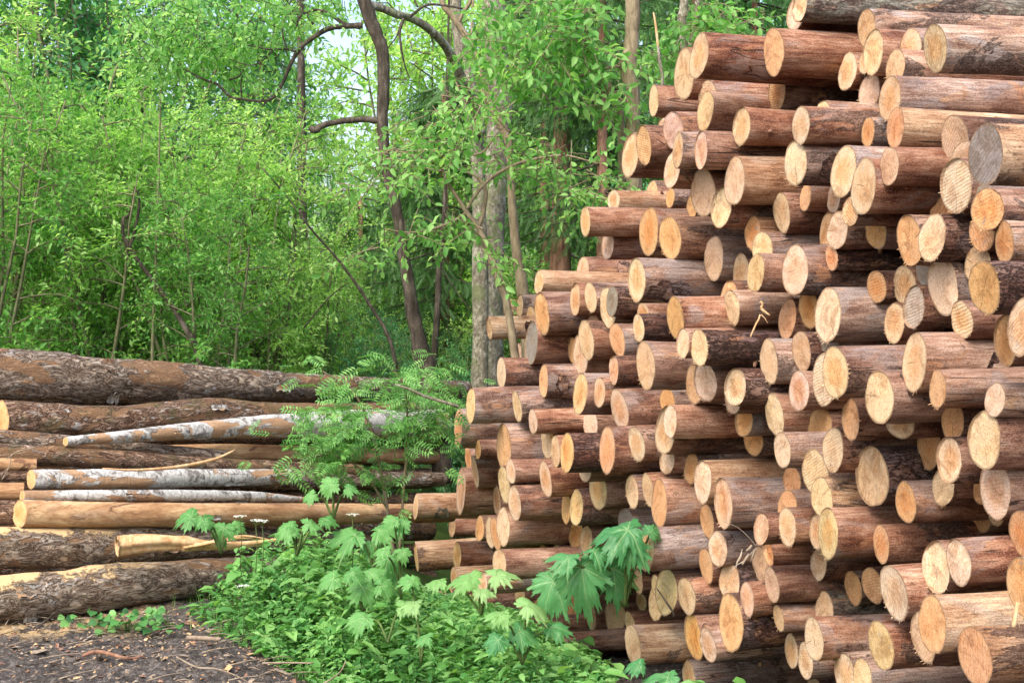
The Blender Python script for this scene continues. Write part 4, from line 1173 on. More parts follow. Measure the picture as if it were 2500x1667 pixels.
# far wood closing the view
def far_wood():
    V, Fc = [], []; n = 0; g = np.random.default_rng(3); P = []
    for x0 in np.arange(-60, 61, 4.5):
        if -9.5 < x0*30/55+2 < -4.0 and False: continue
        P.append(np.stack([x0+g.normal(0, 1.9, 1100), 58+g.normal(0, 2.5, 1100), np.abs(g.normal(0, 1, 1100))*3.6+g.uniform(0, 4.5, 1100)], -1))
    P = np.concatenate(P); V, Fc = scatter(T_OVAL, P, g.normal(0, 1, P.shape), np.array([0, 0, 1.])+g.normal(0, .6, P.shape), g.uniform(.3, .55, len(P)), .2)
    o = link('far_wood', np_mesh('far_wood', V, [Fc], L_YEL)); tag(o, 'sunlit far-off wood seen through the gaps', 'wood', None, 'stuff')
far_wood()

def tree_px(name, label, cat, limbs, mat, d, k=12, group=None, crown=None, wob=.14):
    """limbs drawn as pixel paths at distance d (x, y, thickness[, depth]); crown: (V, F, material)"""
    base = limbs[0][-1]; b = at(base[0], base[1], base[3] if len(base) > 3 else d)
    root = bpy.data.objects.new(name, None); C.objects.link(root); root.location = b; bo = np.array(b)
    def tubes(ls):
        tb = Tubes()
        for l in ls:
            P = np.array([list(at(p[0], p[1], p[3] if len(p) > 3 else d))+[p[2]/2/F*(p[3] if len(p) > 3 else d)] for p in l])
            S = spline(P, max(6, 6*len(l))); tb.add(S[:, :3]-bo, np.abs(S[:, 3])+.0008, k, wob)
        return tb
    link('trunk', tubes(limbs[:1]).mesh('trunk', mat), root)
    for l in limbs[1:]: link('limb', tubes([l]).mesh('limb', mat), root)
    if crown is not None:
        tb, V, Fc, lm = crown; link('foliage', np_mesh('foliage', V-bo, [Fc], lm), root)
        if tb is not None:
            tb.V = [v-bo for v in tb.V]; link('twigs', tb.mesh('twigs', mat), root)
    return tag(root, label, cat, group)
def cloud(blobs, leaf, n_leaf=9, tmpl=T_OVAL, lw=.5, seed=1, twl=.3, down=.35, width=.0018, nup=.5):
    """twigs of leaves inside pixel ellipses (x, y, rx, ry, depth, depth spread, twig count)"""
    g = np.random.default_rng(seed); tb = Tubes(); P = []; D = []; N = []; L = []
    for (x, y, rx, ry, d, dd, cnt) in blobs:
        for _ in range(cnt):
            a = g.uniform(0, 6.283); r = math.sqrt(g.uniform()); dep = d+g.uniform(-dd, dd)
            o = np.array(at(x+rx*r*math.cos(a), y+ry*r*math.sin(a), dep)); td = nrm(np.array([g.normal(), g.normal(), g.normal(0, .5)-down])); tl = twl*g.uniform(.5, 1.2)
            w = np.linspace(.1, 1, n_leaf); pp = o+td*tl*w[:, None]+np.array([0, 0, -.12*tl])*(w**2)[:, None]
            tb.add(np.stack([o-td*tl*.3, o, pp[n_leaf//2], pp[-1]]), np.array([2, 1.8, 1.2, .6])*width, 4, 0, cap=False)
            sd = nrm(np.cross(td, g.normal(0, 1, 3))); sg = np.where(np.arange(n_leaf) % 2, 1, -1)[:, None]
            P.append(pp); D.append(td*.6+sd*sg*.8+g.normal(0, .25, (n_leaf, 3))+np.array([0, 0, -.25])); N.append(np.array([0, -.35, 1.])*nup+g.normal(0, .35, (n_leaf, 3))); L.append(leaf*g.uniform(.55, 1.1, n_leaf))
    L = np.concatenate(L); V, Fc = scatter(tmpl, np.concatenate(P), np.concatenate(D), np.concatenate(N), L, L*lw)
    return tb, V, Fc
def crown(mat, *a, **k):
    tb, V, Fc = cloud(*a, **k); return (tb, V, Fc, mat)
# the dark crooked tree
tree_px('crooked_tree', 'dark crooked tree leaning over the left stack, with a long arching branch', 'tree', [
 [(878, -260, 32), (884, -60, 33), (889, 0, 33), (905, 50, 33), (920, 85, 32), (933, 122, 31), (936, 170, 30), (936, 230, 29), (933, 290, 28), (937, 344, 27), (946, 421, 27), (965, 497, 27), (977, 560, 27), (982, 608, 28), (993, 668, 29), (1007, 757, 32), (1019, 817, 36), (1031, 867, 42), (1050, 930, 46), (1085, 1180, 52)],
 [(885, 62, 15.2), (850, 64, 13.7), (805, 70, 12.2), (765, 92, 11.4), (730, 122, 10.6), (708, 160, 9.1), (692, 200, 8.4), (668, 238, 7.6), (640, 247, 6.1), (600, 244, 6.1), (562, 236, 5.3), (530, 206, 6.1), (500, 196, 4.6), (465, 178, 3.8), (415, 148, 2.3)],
 [(880, 68, 10.6), (840, 58, 9.1), (800, 32, 7.6), (765, 26, 6.1), (732, 42, 4.6), (722, 70, 3.0)],
 [(765, 60, 6.8), (740, 20, 6.8), (728, -30, 6.1)], [(655, 243, 5.3), (640, 262, 2.3)], [(590, 236, 3.8), (588, 205, 3.0), (592, 185, 2.3)], [(560, 195, 4.6), (585, 186, 3.8), (600, 155, 2.3)],
 [(732, 130, 6.1), (700, 120, 5.3), (668, 122, 4.6), (640, 118, 3.8), (598, 110, 2.3)], [(668, 122, 3.8), (640, 150, 3.0), (610, 160, 2.3), (560, 145, 1.5)], [(700, 120, 3.8), (690, 80, 3.8), (700, 30, 3.8), (720, -20, 3.8)],
 [(935, 298, 15.2), (900, 292, 15.2), (855, 294, 14.4), (812, 300, 13.7), (786, 308, 15.2), (768, 318, 18.2), (757, 311, 12.2)], [(768, 318, 6.1), (752, 328, 1.5)],

 [(985, 46, 7.6), (976, 80, 6.1), (980, 120, 5.3), (988, 160, 3.8), (1000, 192, 2.3)], [(980, 55, 5.3), (968, 90, 3.8), (945, 120, 2.3)], [(1000, 42, 6.8), (1040, 14, 6.1), (1085, 14, 5.3), (1130, 22, 4.6)], [(1020, 18, 3.8), (1008, -10, 3.8), (1000, -40, 3.0)]],
 W_DARK, 15.0, crown=crown(L_ALDER, [(540, 45, 200, 80, 15.3, .8, 170), (450, 140, 150, 60, 15.3, .6, 90), (620, 150, 110, 50, 15.3, .5, 26), (750, 10, 120, 40, 15.3, .8, 40), (380, 60, 120, 80, 15.4, .8, 60)], .08, seed=4, down=.6, lw=.55))
tree_px('lichen_tree', 'stout straight trunk with grey lichen bark in the centre', 'tree', [[(1198, -300, 56), (1203, 0, 58), (1212, 120, 58), (1222, 260, 56), (1212, 380, 58), (1203, 500, 62), (1196, 620, 66), (1192, 740, 72), (1190, 870, 78), (1188, 1180, 90)]], W_GREY, 18.0, 18)
tree_px('mossy_tree', 'leaning mossy trunk bowed behind the stout lichen trunk', 'tree', [[(1105, -200, 26), (1112, 0, 28), (1118, 70, 28), (1130, 150, 32), (1148, 220, 38), (1158, 290, 42), (1165, 360, 38), (1170, 480, 34), (1172, 700, 38), (1172, 1180, 42)],
  [(905, 12, 18, 15.2), (935, 22, 19, 15.3), (965, 36, 19, 15.4), (1000, 44, 19, 15.6), (1040, 66, 20, 15.8), (1075, 98, 21, 16.0), (1098, 130, 22, 16.2), (1118, 170, 24, 16.4), (1136, 215, 28, 16.6), (1158, 262, 32, 16.8), (1170, 330, 34, 16.9)]], W_GREY, 17.0, 14)
tree_px('slender_tree', 'slender winding olive-barked tree right of the stout lichen trunk', 'tree', [[(1060, -120, 12), (1078, 0, 14), (1108, 45, 16), (1140, 95, 17), (1165, 150, 18), (1185, 215, 19), (1212, 285, 19), (1238, 335, 20), (1246, 400, 18), (1252, 520, 20), (1262, 620, 24), (1276, 710, 28), (1290, 900, 32), (1292, 1180, 36)],
  [(1120, 55, 10), (1132, 30, 9), (1150, 0, 9), (1160, -60, 8)], [(1155, 120, 8), (1152, 60, 7), (1155, 0, 6)], [(1215, 242, 7), (1170, 240, 7), (1130, 240, 6), (1075, 234, 4)]], W_BROWN, 16.4)
tree_px('young_tree', 'thin forked young tree with big leaves standing before the trunks', 'tree', [[(1088, 440, 5), (1112, 475, 9), (1140, 520, 11), (1165, 552, 13), (1188, 600, 15), (1204, 650, 16), (1222, 700, 17), (1236, 738, 18), (1262, 900, 20), (1275, 1080, 24)],
  [(1168, 556, 10), (1180, 520, 10), (1186, 470, 9), (1172, 440, 8), (1140, 420, 6), (1080, 402, 5), (1000, 380, 4), (930, 392, 3)], [(1145, 515, 8), (1110, 538, 7), (1060, 558, 6), (1000, 568, 4), (940, 560, 3)], [(1140, 510, 7), (1165, 470, 8), (1200, 435, 8), (1250, 405, 8), (1310, 388, 7), (1380, 380, 5), (1460, 400, 3)], [(1155, 380, 5), (1180, 370, 5), (1205, 340, 3)]],
 W_BROWN, 14.0, crown=crown(L_ALDER, [(1050, 390, 100, 55, 14, .5, 40), (960, 400, 60, 40, 14, .5, 10), (1000, 330, 60, 40, 14, .5, 7), (860, 440, 60, 50, 14, .5, 12), (1070, 560, 100, 38, 14, .5, 34), (900, 600, 50, 40, 14, .4, 6), (1200, 300, 45, 60, 14, .4, 14), (1195, 600, 40, 50, 14, .4, 9), (1090, 300, 70, 50, 14, .5, 20), (1320, 400, 130, 50, 14.3, .5, 46), (1420, 460, 70, 60, 14.3, .5, 28), (1120, 250, 60, 40, 14, .5, 14)], .098, 7, seed=8, lw=.52, twl=.4, width=.0025))
tree_px('elder_tree', 'broadleaf tree with large drooping leaves at the top centre right', 'tree', [[(1420, -200, 12), (1425, 0, 12), (1432, 60, 10), (1425, 110, 12), (1450, 160, 14), (1490, 220, 16), (1515, 300, 18), (1520, 600, 22), (1530, 1000, 26)], [(1452, 165, 7), (1420, 186, 7), (1385, 186, 5), (1350, 210, 3)], [(1510, 240, 6), (1490, 250, 6), (1470, 262, 3)]],
 W_BROWN, 14.8, crown=crown(L_ALDER, [(1330, 60, 120, 70, 14.6, .8, 80), (1300, 170, 110, 60, 14.6, .7, 56), (1440, 150, 80, 60, 14.6, .6, 40), (1400, 40, 90, 60, 14.6, .6, 50), (1480, 250, 50, 60, 14.6, .5, 22), (1620, 150, 50, 60, 15.5, .5, 26), (1740, 60, 90, 60, 15.6, .5, 90), (1190, 110, 60, 100, 14.6, .5, 34)], .12, 7, seed=9, lw=.5, twl=.4, width=.0022))
tree_px('stripped_tree', 'straight trunk with a torn bark strip rising behind the pile steps', 'tree', [[(1540, -260, 34), (1544, 0, 35), (1544, 60, 34), (1541, 120, 34), (1533, 150, 42), (1538, 190, 40), (1545, 250, 35), (1545, 320, 35), (1548, 400, 40), (1552, 640, 42), (1556, 1160, 46)], [(1522, 162, 7), (1490, 166, 6), (1455, 175, 6), (1408, 188, 4)], [(1530, 250, 5), (1505, 240, 5), (1480, 255, 4)]], W_BROWN, 14.6, 16)
tree_px('twin_tree', 'small twin-stemmed tree right behind the topmost steps', 'tree', [[(1672, -200, 18), (1670, 0, 20), (1664, 50, 22), (1666, 110, 24), (1668, 400, 28), (1668, 1150, 34)], [(1708, -200, 12), (1703, 0, 13), (1700, 50, 13), (1690, 95, 14), (1672, 150, 14)]], W_GREY, 15.4)
tree_px('pine_tree', 'reddish flaky pine trunk among the dark spruce boughs', 'tree', [[(1380, -300, 30), (1378, 0, 34), (1375, 200, 38), (1372, 400, 44), (1368, 640, 50), (1366, 1100, 58)], [(1378, 150, 6), (1430, 130, 4), (1480, 120, 3)]], W_PINE, 21.0, 14)
tree_px('thin_tree', 'thin dark bare trunk right of the crooked tree foot', 'tree', [[(1100, -200, 4), (1092, 200, 6), (1086, 480, 9), (1080, 560, 11), (1072, 650, 14), (1068, 760, 15), (1060, 900, 16), (1058, 1150, 18)], [(1070, 640, 4), (1100, 690, 3), (1150, 760, 2)]], W_DARK, 20.0)
tree_px('dark_tree', 'dark distant trunk seen right of the bright shrubs', 'tree', [[(732, -100, 16), (736, 300, 20), (738, 600, 26), (738, 860, 28), (738, 1100, 30)]], W_DARK, 26.0)
def stem_tree(label, limbs, d, mat=W_TWIG): tree_px('forked_stem', label, 'tree', limbs, mat, d, 8, 'bare stems among the shrubs')
stem_tree('dark forked stem rising above the middle of the topmost log', [[(330, 455, 5), (318, 520, 7), (300, 540, 9), (312, 600, 10), (336, 470, 5)][:4][::1]+[(400, 720, 12), (440, 780, 14), (488, 880, 18), (500, 1080, 20)], [(336, 466, 5), (340, 500, 6), (322, 600, 8), (300, 560, 8), (270, 520, 6)][:2]+[(330, 560, 8), (316, 606, 9)]], 16.0, W_DARK)
stem_tree('thin dark stem curving up through the left shrubs', [[(5, 180, 4), (25, 230, 5), (45, 290, 5), (60, 500, 6), (80, 700, 7), (92, 880, 9), (95, 1100, 10)]], 17.0)
stem_tree('slim upright stem near the centre of the left shrubs', [[(392, 200, 3), (390, 320, 4), (386, 460, 5), (380, 640, 6), (372, 860, 8), (370, 1100, 9)]], 16.2)
stem_tree('pair of crossing twigs reaching right toward the sky gap', [[(640, 410, 3), (700, 480, 4), (760, 560, 5), (830, 640, 6), (900, 740, 8), (960, 860, 9), (980, 1100, 10)], [(742, 800, 4), (800, 730, 3), (850, 690, 2)]], 17.2, W_DARK)

# spruces: whorls of boughs hung with needle curtains
def spruce(x, d, ytop, ybot, R, label, seed, mat=L_SPRUCE, nb=60, hang=.42, trunk=.10):
    g = np.random.default_rng(seed); X = (x-CX)/F*d; top = at(x, ytop, d)[2]; low = at(x, ybot, d)[2]; z0 = gz(X, d)
    root = bpy.data.objects.new('spruce_tree', None); C.objects.link(root); root.location = (X, d, z0)
    tb = Tubes(); tb.add([[0, 0, 0], [0, 0, (top-z0)*.5], [0, 0, top-z0]], [trunk, trunk*.75, trunk*.35], 10, .1)
    link('trunk', tb.mesh('trunk', W_PINE), root); tb = Tubes(); P = []; D = []; L = []
    for b in range(nb):
        f = (b+g.uniform())/nb; z = low-z0+(top-low)*f; az = g.uniform(0, 6.283); bl = R*(1-.55*f)*g.uniform(.7, 1.1)
        u = np.linspace(0, 1, 9); c = np.stack([math.cos(az)*bl*u, math.sin(az)*bl*u, z-.28*bl*u+.10*bl*u**3], -1)+g.normal(0, .015, (9, 3))*u[:, None]
        tb.add(c, np.linspace(.016, .004, 9), 4, 0, cap=False)
        for k in range(15):
            q = .12+.86*k/15; i = min(7, int(q*8)); o = c[i]+(c[i+1]-c[i])*(q*8-i)
            for sg in (1, -1):
                sd = np.array([-math.sin(az), math.cos(az), 0])*sg; h = hang*g.uniform(.5, 1.3)*(1.1-.5*q)
                dr = nrm(sd*.5+np.array([math.cos(az), math.sin(az), 0])*.3+np.array([0, 0, -g.uniform(.5, 1.4)])+g.normal(0, .15, 3))
                P.append(o); D.append(dr); L.append(h)
            P.append(o); D.append(np.array([math.cos(az), math.sin(az), -.3])+g.normal(0, .2, 3)); L.append(hang*.7)
    P = np.array(P); L = np.array(L); V, Fc = scatter(T_SPRIG, P, D, g.normal(0, 1, P.shape), L, L*.8)
    link('boughs', tb.mesh('boughs', W_DARK), root); link('needles', np_mesh('needles', V, [Fc], mat), root)
    tag(root, label, 'spruce', 'spruces in the background')
spruce(1085, 21.5, 200, 830, 1.5, 'dark spruce with drooping boughs between crooked tree and lichen trunk', 1, nb=70)
spruce(1330, 22.5, -150, 640, 1.9, 'tall dark spruce left of the reddish pine trunk', 2, nb=80)
spruce(1470, 20.5, -250, 560, 1.7, 'shadowy spruce behind the stripped trunk', 3, nb=80)
spruce(1690, 24, -300, 330, 2.0, 'spruce behind the small twin-stemmed tree', 4, nb=60)
spruce(640, 30, 40, 420, 2.0, 'bluish distant spruce under the arching branch', 5, L_BLUE, nb=50)
spruce(1840, 25, -300, 200, 2.2, 'dark spruce at the top behind the highest logs', 6, nb=50)
spruce(880, 27, 480, 830, 1.6, 'small spruce behind the foot of the crooked tree', 7, nb=50)
# broken stake behind the pile
o = bpy.data.objects.new('broken_stake', None); C.objects.link(o)
link('bark_part', px_tube([(1620, 420, 10), (1618, 210, 9), (1612, 160, 8), (1606, 112, 7)], 13.4, 14, 8, .1).mesh('stake', W_GREY), o)
link('bare_part', px_tube([(1607, 118, 6.5), (1603, 80, 6), (1598, 45, 5.5), (1595, 31, 3)], 13.4, 10, 6, .1).mesh('stake_tip', W_FRESH), o)
tag(o, 'thin broken stake with bare orange tip left of the twin-stemmed tree', 'stake')

# ---------------------------------------------------------------- herbs, giant hogweed, rowan sapling, litter
L_ROWAN = leaf_mat('leaf_rowan', (.06, .19, .045), (.13, .33, .075), (.26, .48, .14), (1.5, 1.5, .8), .35)
def hog_leaf(R, seed, droop=.35):
    g = random.Random(seed); NR, NA = 9, 132; V = [[0, 0, 0]]; ve = [1.0]; lob = [(0, 1.0, .60), (.95, .88, .56), (-.95, .88, .56), (1.9, .74, .52), (-1.9, .74, .52)]
    lob = [(a+g.uniform(-.1, .1), l*g.uniform(.9, 1.1), w) for a, l, w in lob]
    for i in range(1, NR+1):
        for j in range(NA):
            t = -math.pi+2*math.pi*j/NA; best = .42; vd = 9
            for a, l, w in lob:
                u = abs(t-a); u = min(u, 6.283-u); q = l*max(0, 1-(u/w)**2*.5)
                q *= 1+.13*math.cos(u*17+.4)-.05 if u < w else 1
                if q > best: best = q
                vd = min(vd, abs(math.sin(u)) if u < 1 else 9)
            if abs(abs(t)-math.pi) < .35: best *= .25+.75*abs(abs(t)-math.pi)/.35
            best *= 1+.075*(abs((j*.5) % 1-.5)*4-1)*(i/NR)**3+.03*math.sin(j*1.7+seed)
            f = i/NR; r = best*f; x, y = r*math.cos(t), r*math.sin(t)
            z = -.34*droop*(r*2)**2*.5*(1+.5*math.sin(t*2+seed))+.06*noise.noise(Vector((x*4+seed, y*4, 0)))+.03*noise.noise(Vector((x*11, y*11+seed, 0)))+.05*min(vd*2.2, .35)*4*f*(.6)+.035*math.sin(x*9+seed)*f+.03*math.sin(y*11)*f
            V.append([x*R, y*R, z*R]); side = abs(math.sin((vd*r)*42-r*26)) if vd < 1 else 1
            ve.append(max(0, 1-vd*r/.022)+.35*max(0, 1-side/.22))
    T = np.array([[0, 1+j, 1+(j+1) % NA] for j in range(NA)])
    i = (np.arange(NR-1)*NA)[:, None]; j = np.arange(NA)[None]; k = (np.arange(NA)[None]+1) % NA
    Q = np.stack([1+i+j, 1+i+NA+j, 1+i+NA+k, 1+i+k], -1).reshape(-1, 4)
    return V, [T, Q], ve
def hogweed(base, leaves, label, d, group='giant hogweed plants', stem=7):
    """base (px, py); leaves: (x, y, radius px, direction deg, tilt deg, pale)"""
    base = (sum(l[0] for l in leaves)/len(leaves)*.6+base[0]*.4, max(l[1] for l in leaves)+(60 if d > 8.5 else 160))
    root = bpy.data.objects.new('hogweed_plant', None); C.objects.link(root); b = at(base[0], base[1], d); root.location = b
    for n, lf in enumerate(leaves):
        x, y, rp, dr, ti = lf[:5]; dd = d+random.uniform(-.18, .12); big = d < 9.05 and rp in (95, 78, 96, 62, 56, 36); rp *= 1.05 if big else random.uniform(.62, .84); p = at(x, y, dd)
        V, Fs, ve = hog_leaf(rp/F*dd, int(x+y), 1.1 if big else .8); me = np_mesh('hogweed_leaf', V, Fs, L_HOGP if len(lf) > 5 else (L_HOG if d < 9.1 else L_HOG2), True, {'vein': ve})
        a, t = math.radians(dr), math.radians(ti); N = Vector((random.uniform(-.15, .15), -math.cos(t), math.sin(t))).normalized(); D = Vector((math.cos(a), 0, math.sin(a)))
        D = (D-N*D.dot(N)).normalized(); S = N.cross(D); o = link('leaf', me, root)
        o.matrix_local = Matrix.Translation(p-b) @ Matrix((D, S, N)).transposed().to_4x4()
        tb = Tubes(); P = spline([Vector((0, 0, 0)), (p-b)*.45+Vector((0, .05, .05)), (p-b)*.85+Vector((0, .03, .0)), p-b], 9); tb.add(P, np.linspace(stem, stem*.45, 9)/2/F*d, 7, .05)
        link('stalk', tb.mesh('stalk', W_STEM), root)
    tag(root, label, 'hogweed', group)
hogweed((1606, 1600), [(1420, 1385, 95, -78, 30), (1352, 1420, 78, -112, 42), (1497, 1387, 78, -80, 30), (1533, 1292, 96, 192, 58), (1388, 1362, 62, 150, 55), (1545, 1330, 56, -60, 50), (1588, 1300, 36, 60, 40), (1450, 1345, 56, 60, 58)], 'large hogweed with dark green lobed leaves against the log ends', 9.0, stem=9)
hogweed((1210, 1640), [(1150, 1410, 82, 165, 66, 1), (1212, 1402, 74, 22, 62, 1), (1075, 1418, 60, 190, 70, 1), (1172, 1440, 60, -15, 70, 1)], 'pale wilting hogweed spread flat below the two low log ends', 9.4)
hogweed((1285, 1690), [(1225, 1500, 66, 185, 64, 1), (1288, 1478, 62, 35, 64, 1), (1215, 1560, 70, -110, 45), (1345, 1530, 70, 5, 66), (1268, 1540, 56, -40, 50)], 'yellow-green hogweed with browned leaf edges, right of the pale wilting one', 8.9)
hogweed((565, 1480), [(468, 1262, 62, 200, 48), (496, 1268, 50, -80, 40), (548, 1288, 56, -98, 36), (572, 1283, 44, -18, 44)], 'lone hogweed standing before the splintered slab', 10.1)
hogweed((703, 1420), [(712, 1288, 70, 212, 52), (752, 1278, 56, 12, 62), (700, 1296, 44, -80, 48), (790, 1268, 44, 12, 62)], 'hogweed with upturned leaves under the bare yellow log', 10.3)
hogweed((905, 1480), [(868, 1306, 76, 192, 60), (925, 1296, 70, 12, 60), (965, 1290, 50, 5, 56), (905, 1330, 60, -90, 50)], 'hogweed whose leaves fan out in front of the rowan sapling', 10.4)
hogweed((905, 1560), [(815, 1412, 80, 212, 52), (858, 1398, 62, -60, 46), (900, 1398, 66, 35, 56), (885, 1432, 68, -120, 30), (930, 1428, 60, 0, 52)], 'broad bright hogweed in the middle of the herb bed', 9.7)
hogweed((1000, 1530), [(950, 1362, 60, -105, 42), (982, 1345, 46, -75, 42), (975, 1402, 56, -110, 42), (942, 1342, 54, 180, 58), (985, 1272, 44, -100, 50), (962, 1268, 46, 190, 50)], 'tall hogweed crowding against the lowest protruding log', 10.0)
hogweed((960, 1640), [(892, 1508, 66, 202, 58), (985, 1478, 66, 12, 58, 1)], 'hogweed with a bluish and a pale leaf low in the herb bed', 9.3)
hogweed((1040, 1660), [(1005, 1420, 54, 105, 58), (1012, 1474, 60, 168, 60, 1), (1042, 1556, 52, 165, 60)], 'hogweed below the pair of low log ends', 9.2)
hogweed((820, 1330), [(812, 1180, 62, 195, 44), (762, 1208, 50, 218, 44), (850, 1192, 46, -20, 50)], 'bluish hogweed overlapping the left stack beneath the rowan', 10.55)
hogweed((1640, 1760), [(1632, 1652, 84, 196, 66), (1560, 1622, 66, 180, 62), (1700, 1690, 60, 20, 62)], 'dark hogweed at the bottom edge before the thick grey log', 8.0)

# ground cover
def herbs():
    g = np.random.default_rng(21); P = []; D = []; N = []; L = []; tb = Tubes(); tries = 0; cnt = 0
    while cnt < 3900 and tries < 60000:
        tries += 1; x, y = g.uniform(-2.7, 1.9), g.uniform(7.2, 13.2); m = herb_mask(x, y)
        if m < .02: continue
        if y > 12.2 and x < -1.2 and g.uniform() < .6: continue
        if x > .55 and y > 7.9: continue
        if x < -1.2 and y > 10.9+.5*(x+2.6): continue
        h = min(.80, .08+.85*m)*g.uniform(.6, 1.12); px_ = CX+F*x/y
        yl = 1300 if px_ < 800 else 1300+(px_-800)*.75 if px_ < 960 else 1420+(px_-960)*.28
        h = min(h, (CAMZ-(yl-YH)*y/F-gz(x, y))*g.uniform(.75, 1.02))
        if h < .05: continue
        if x > .1: h *= .75
        z = gz(x, y); lean = g.normal(0, .12, 2)*h; n = max(3, int(h/.055)); cnt += 1
        w = np.linspace(.12, 1, n); pp = np.stack([x+lean[0]*w**1.5, y+lean[1]*w**1.5, z+h*w], -1)
        if cnt % 3 == 0: tb.add(np.array([[x, y, z-.02], pp[n//2], pp[-1]]), [.0028, .0022, .001], 4, 0, cap=False)
        a0 = g.uniform(0, 6.28); sz = g.choice([.045, .06, .085], p=[.45, .35, .2])
        for k in range(n):
            a = a0+k*1.57+g.normal(0, .3)
            for s_ in (0, math.pi):
                P.append(pp[k]+g.normal(0, .012, 3)); D.append([math.cos(a+s_), math.sin(a+s_), g.uniform(-.45, .25)]); N.append([g.normal(0, .3), -.25+g.normal(0, .3), 1]); L.append(sz*g.uniform(.6, 1.25)*(1.05-.35*abs(w[k]-.6)))
    L = np.array(L); P = np.array(P); D = np.array(D); N = np.array(N); m1 = np.sin(P[:, 0]*7+P[:, 1]*5)+g.normal(0, .5, len(L)) > .2
    V, Fc = merge([scatter(T_OVAL, P[~m1], D[~m1], N[~m1], L[~m1], L[~m1]*g.uniform(.42, .66, (~m1).sum())), scatter(T_KITE, P[m1], D[m1], N[m1], L[m1]*1.2, L[m1]*g.uniform(.25, .4, m1.sum()))])
    o = link('herbs', np_mesh('herbs', V, [Fc], L_HERB)); tag(o, 'dense knee-high nettles and ground elder at the foot of the pile', 'herbs', None, 'stuff')
    q = np.arange(len(P)); q = q[g.uniform(size=len(q)) < .035]
    V, Fc = scatter(T_OVAL, P[q]+np.array([0, 0, .02]), D[q], N[q], g.uniform(.10, .16, len(q)), g.uniform(.06, .10, len(q)))
    o = link('ground_elder', np_mesh('ground_elder', V, [Fc], L_ROWAN)); tag(o, 'larger ground elder leaves mixed among the nettles', 'leaves', None, 'stuff')
    o = link('herb_stems', tb.mesh('herb_stems', W_STEM)); tag(o, 'thin green stems among the nettles', 'stems', None, 'stuff')
herbs()
def grass():
    g = np.random.default_rng(5); V = []; T = []; n = 0
    for _ in range(5200):
        x, y = g.uniform(-2.9, 1.9), g.uniform(7.2, 12); m = herb_mask(x, y)
        if m < -.12 or m > .9 or (m < .03 and g.uniform() < .75): continue
        h = g.uniform(.05, .22)*(1 if m > .05 else .5); a = g.uniform(0, 6.28); c, s_ = math.cos(a), math.sin(a); w = .0022; z = gz(x, y)-.01; l = g.uniform(.15, .6)*h; b = a+g.uniform(1, 2)
        lx, ly = math.cos(b)*l, math.sin(b)*l
        V += [[x-c*w, y-s_*w, z], [x+c*w, y+s_*w, z], [x+lx*.35-c*w*.8, y+ly*.35-s_*w*.8, z+h*.6], [x+lx*.35+c*w*.8, y+ly*.35+s_*w*.8, z+h*.6], [x+lx, y+ly, z+h]]
        T += [[n, n+1, n+3], [n, n+3, n+2], [n+2, n+3, n+4]]; n += 5
    o = link('grass', np_mesh('grass', V, [np.array(T)], L_WILLOW)); tag(o, 'sparse grass blades along the soil edge', 'grass', None, 'stuff')
grass()
def soil_z(x, y): return gz(x, y)+.012
def litter():
    g = np.random.default_rng(9); V = []; T = []; n = 0; tb = Tubes(); td = Tubes()
    for _ in range(5200):
        x, y = g.uniform(-4.2, 1.5), g.uniform(7.6, 11.2); m = herb_mask(x, y)
        if m > .1: continue
        v = Vector((x, y, 0)); z = gz(x, y)+.05*noise.noise(v*1.3)+.035*abs(noise.noise(v*5))+.028*noise.noise(v*14)+.018*noise.noise(v*38)+.004
        l = g.uniform(.006, .024)*(1+2.0*(g.uniform() < .04)); w = l*g.uniform(.25, .7); a = g.uniform(0, 6.28); tl = g.normal(0, .35, 2)
        D = np.array([math.cos(a), math.sin(a), tl[0]]); S = np.array([-math.sin(a), math.cos(a), tl[1]]); c = np.array([x, y, z])
        q = [c-D*l-S*w*.6, c+D*l*.7-S*w, c+D*l+S*w*.5, c-D*l*.8+S*w, c+np.array([0, 0, .006+l*.1])]
        V += q; T += [[n, n+1, n+4], [n+1, n+2, n+4], [n+2, n+3, n+4], [n+3, n, n+4]]; n += 5
    me = np_mesh('wood_chips', V, [np.array(T)], None); 
    for mm in (W_FRESH, W_DRY, W_PINE): me.materials.append(mm)
    mi = np.repeat(g.choice(3, len(V)//5, p=[.22, .45, .33]), 4).astype(np.int32); me.polygons.foreach_set('material_index', mi)
    o = link('wood_chips', me); tag(o, 'scattered bark and wood chips on the soil', 'wood chips', None, 'stuff')
    for _ in range(520):
        x, y = g.uniform(-3.8, .9), g.uniform(7.7, 10.8)
        if herb_mask(x, y) > .12: continue
        l = g.uniform(.05, .3); a = g.uniform(-.7, .7) if g.uniform() < .7 else g.uniform(0, 6.28); z = gz(x, y)+.03+g.uniform(-.01, .02); dz = g.uniform(-.05, .1)*l
        P = np.array([[x, y, z], [x+math.cos(a)*l*.5, y+math.sin(a)*l*.5+g.normal(0, .012), z+.015+dz*.3], [x+math.cos(a)*l, y+math.sin(a)*l, z+dz]]); (tb if g.uniform() < .6 else td).add(spline(P, 5), np.linspace(.0035, .0012, 5)*g.uniform(.6, 1.5), 4, .1)
    o = link('dry_twigs', tb.mesh('dry_twigs', W_DRY)); tag(o, 'pale dry twigs strewn over the dark soil', 'twigs', None, 'stuff')
    o = link('bark_crumbs', td.mesh('bark_crumbs', W_DARK)); tag(o, 'dark rotten twigs and crumbs on the soil', 'twigs', None, 'stuff')
litter()
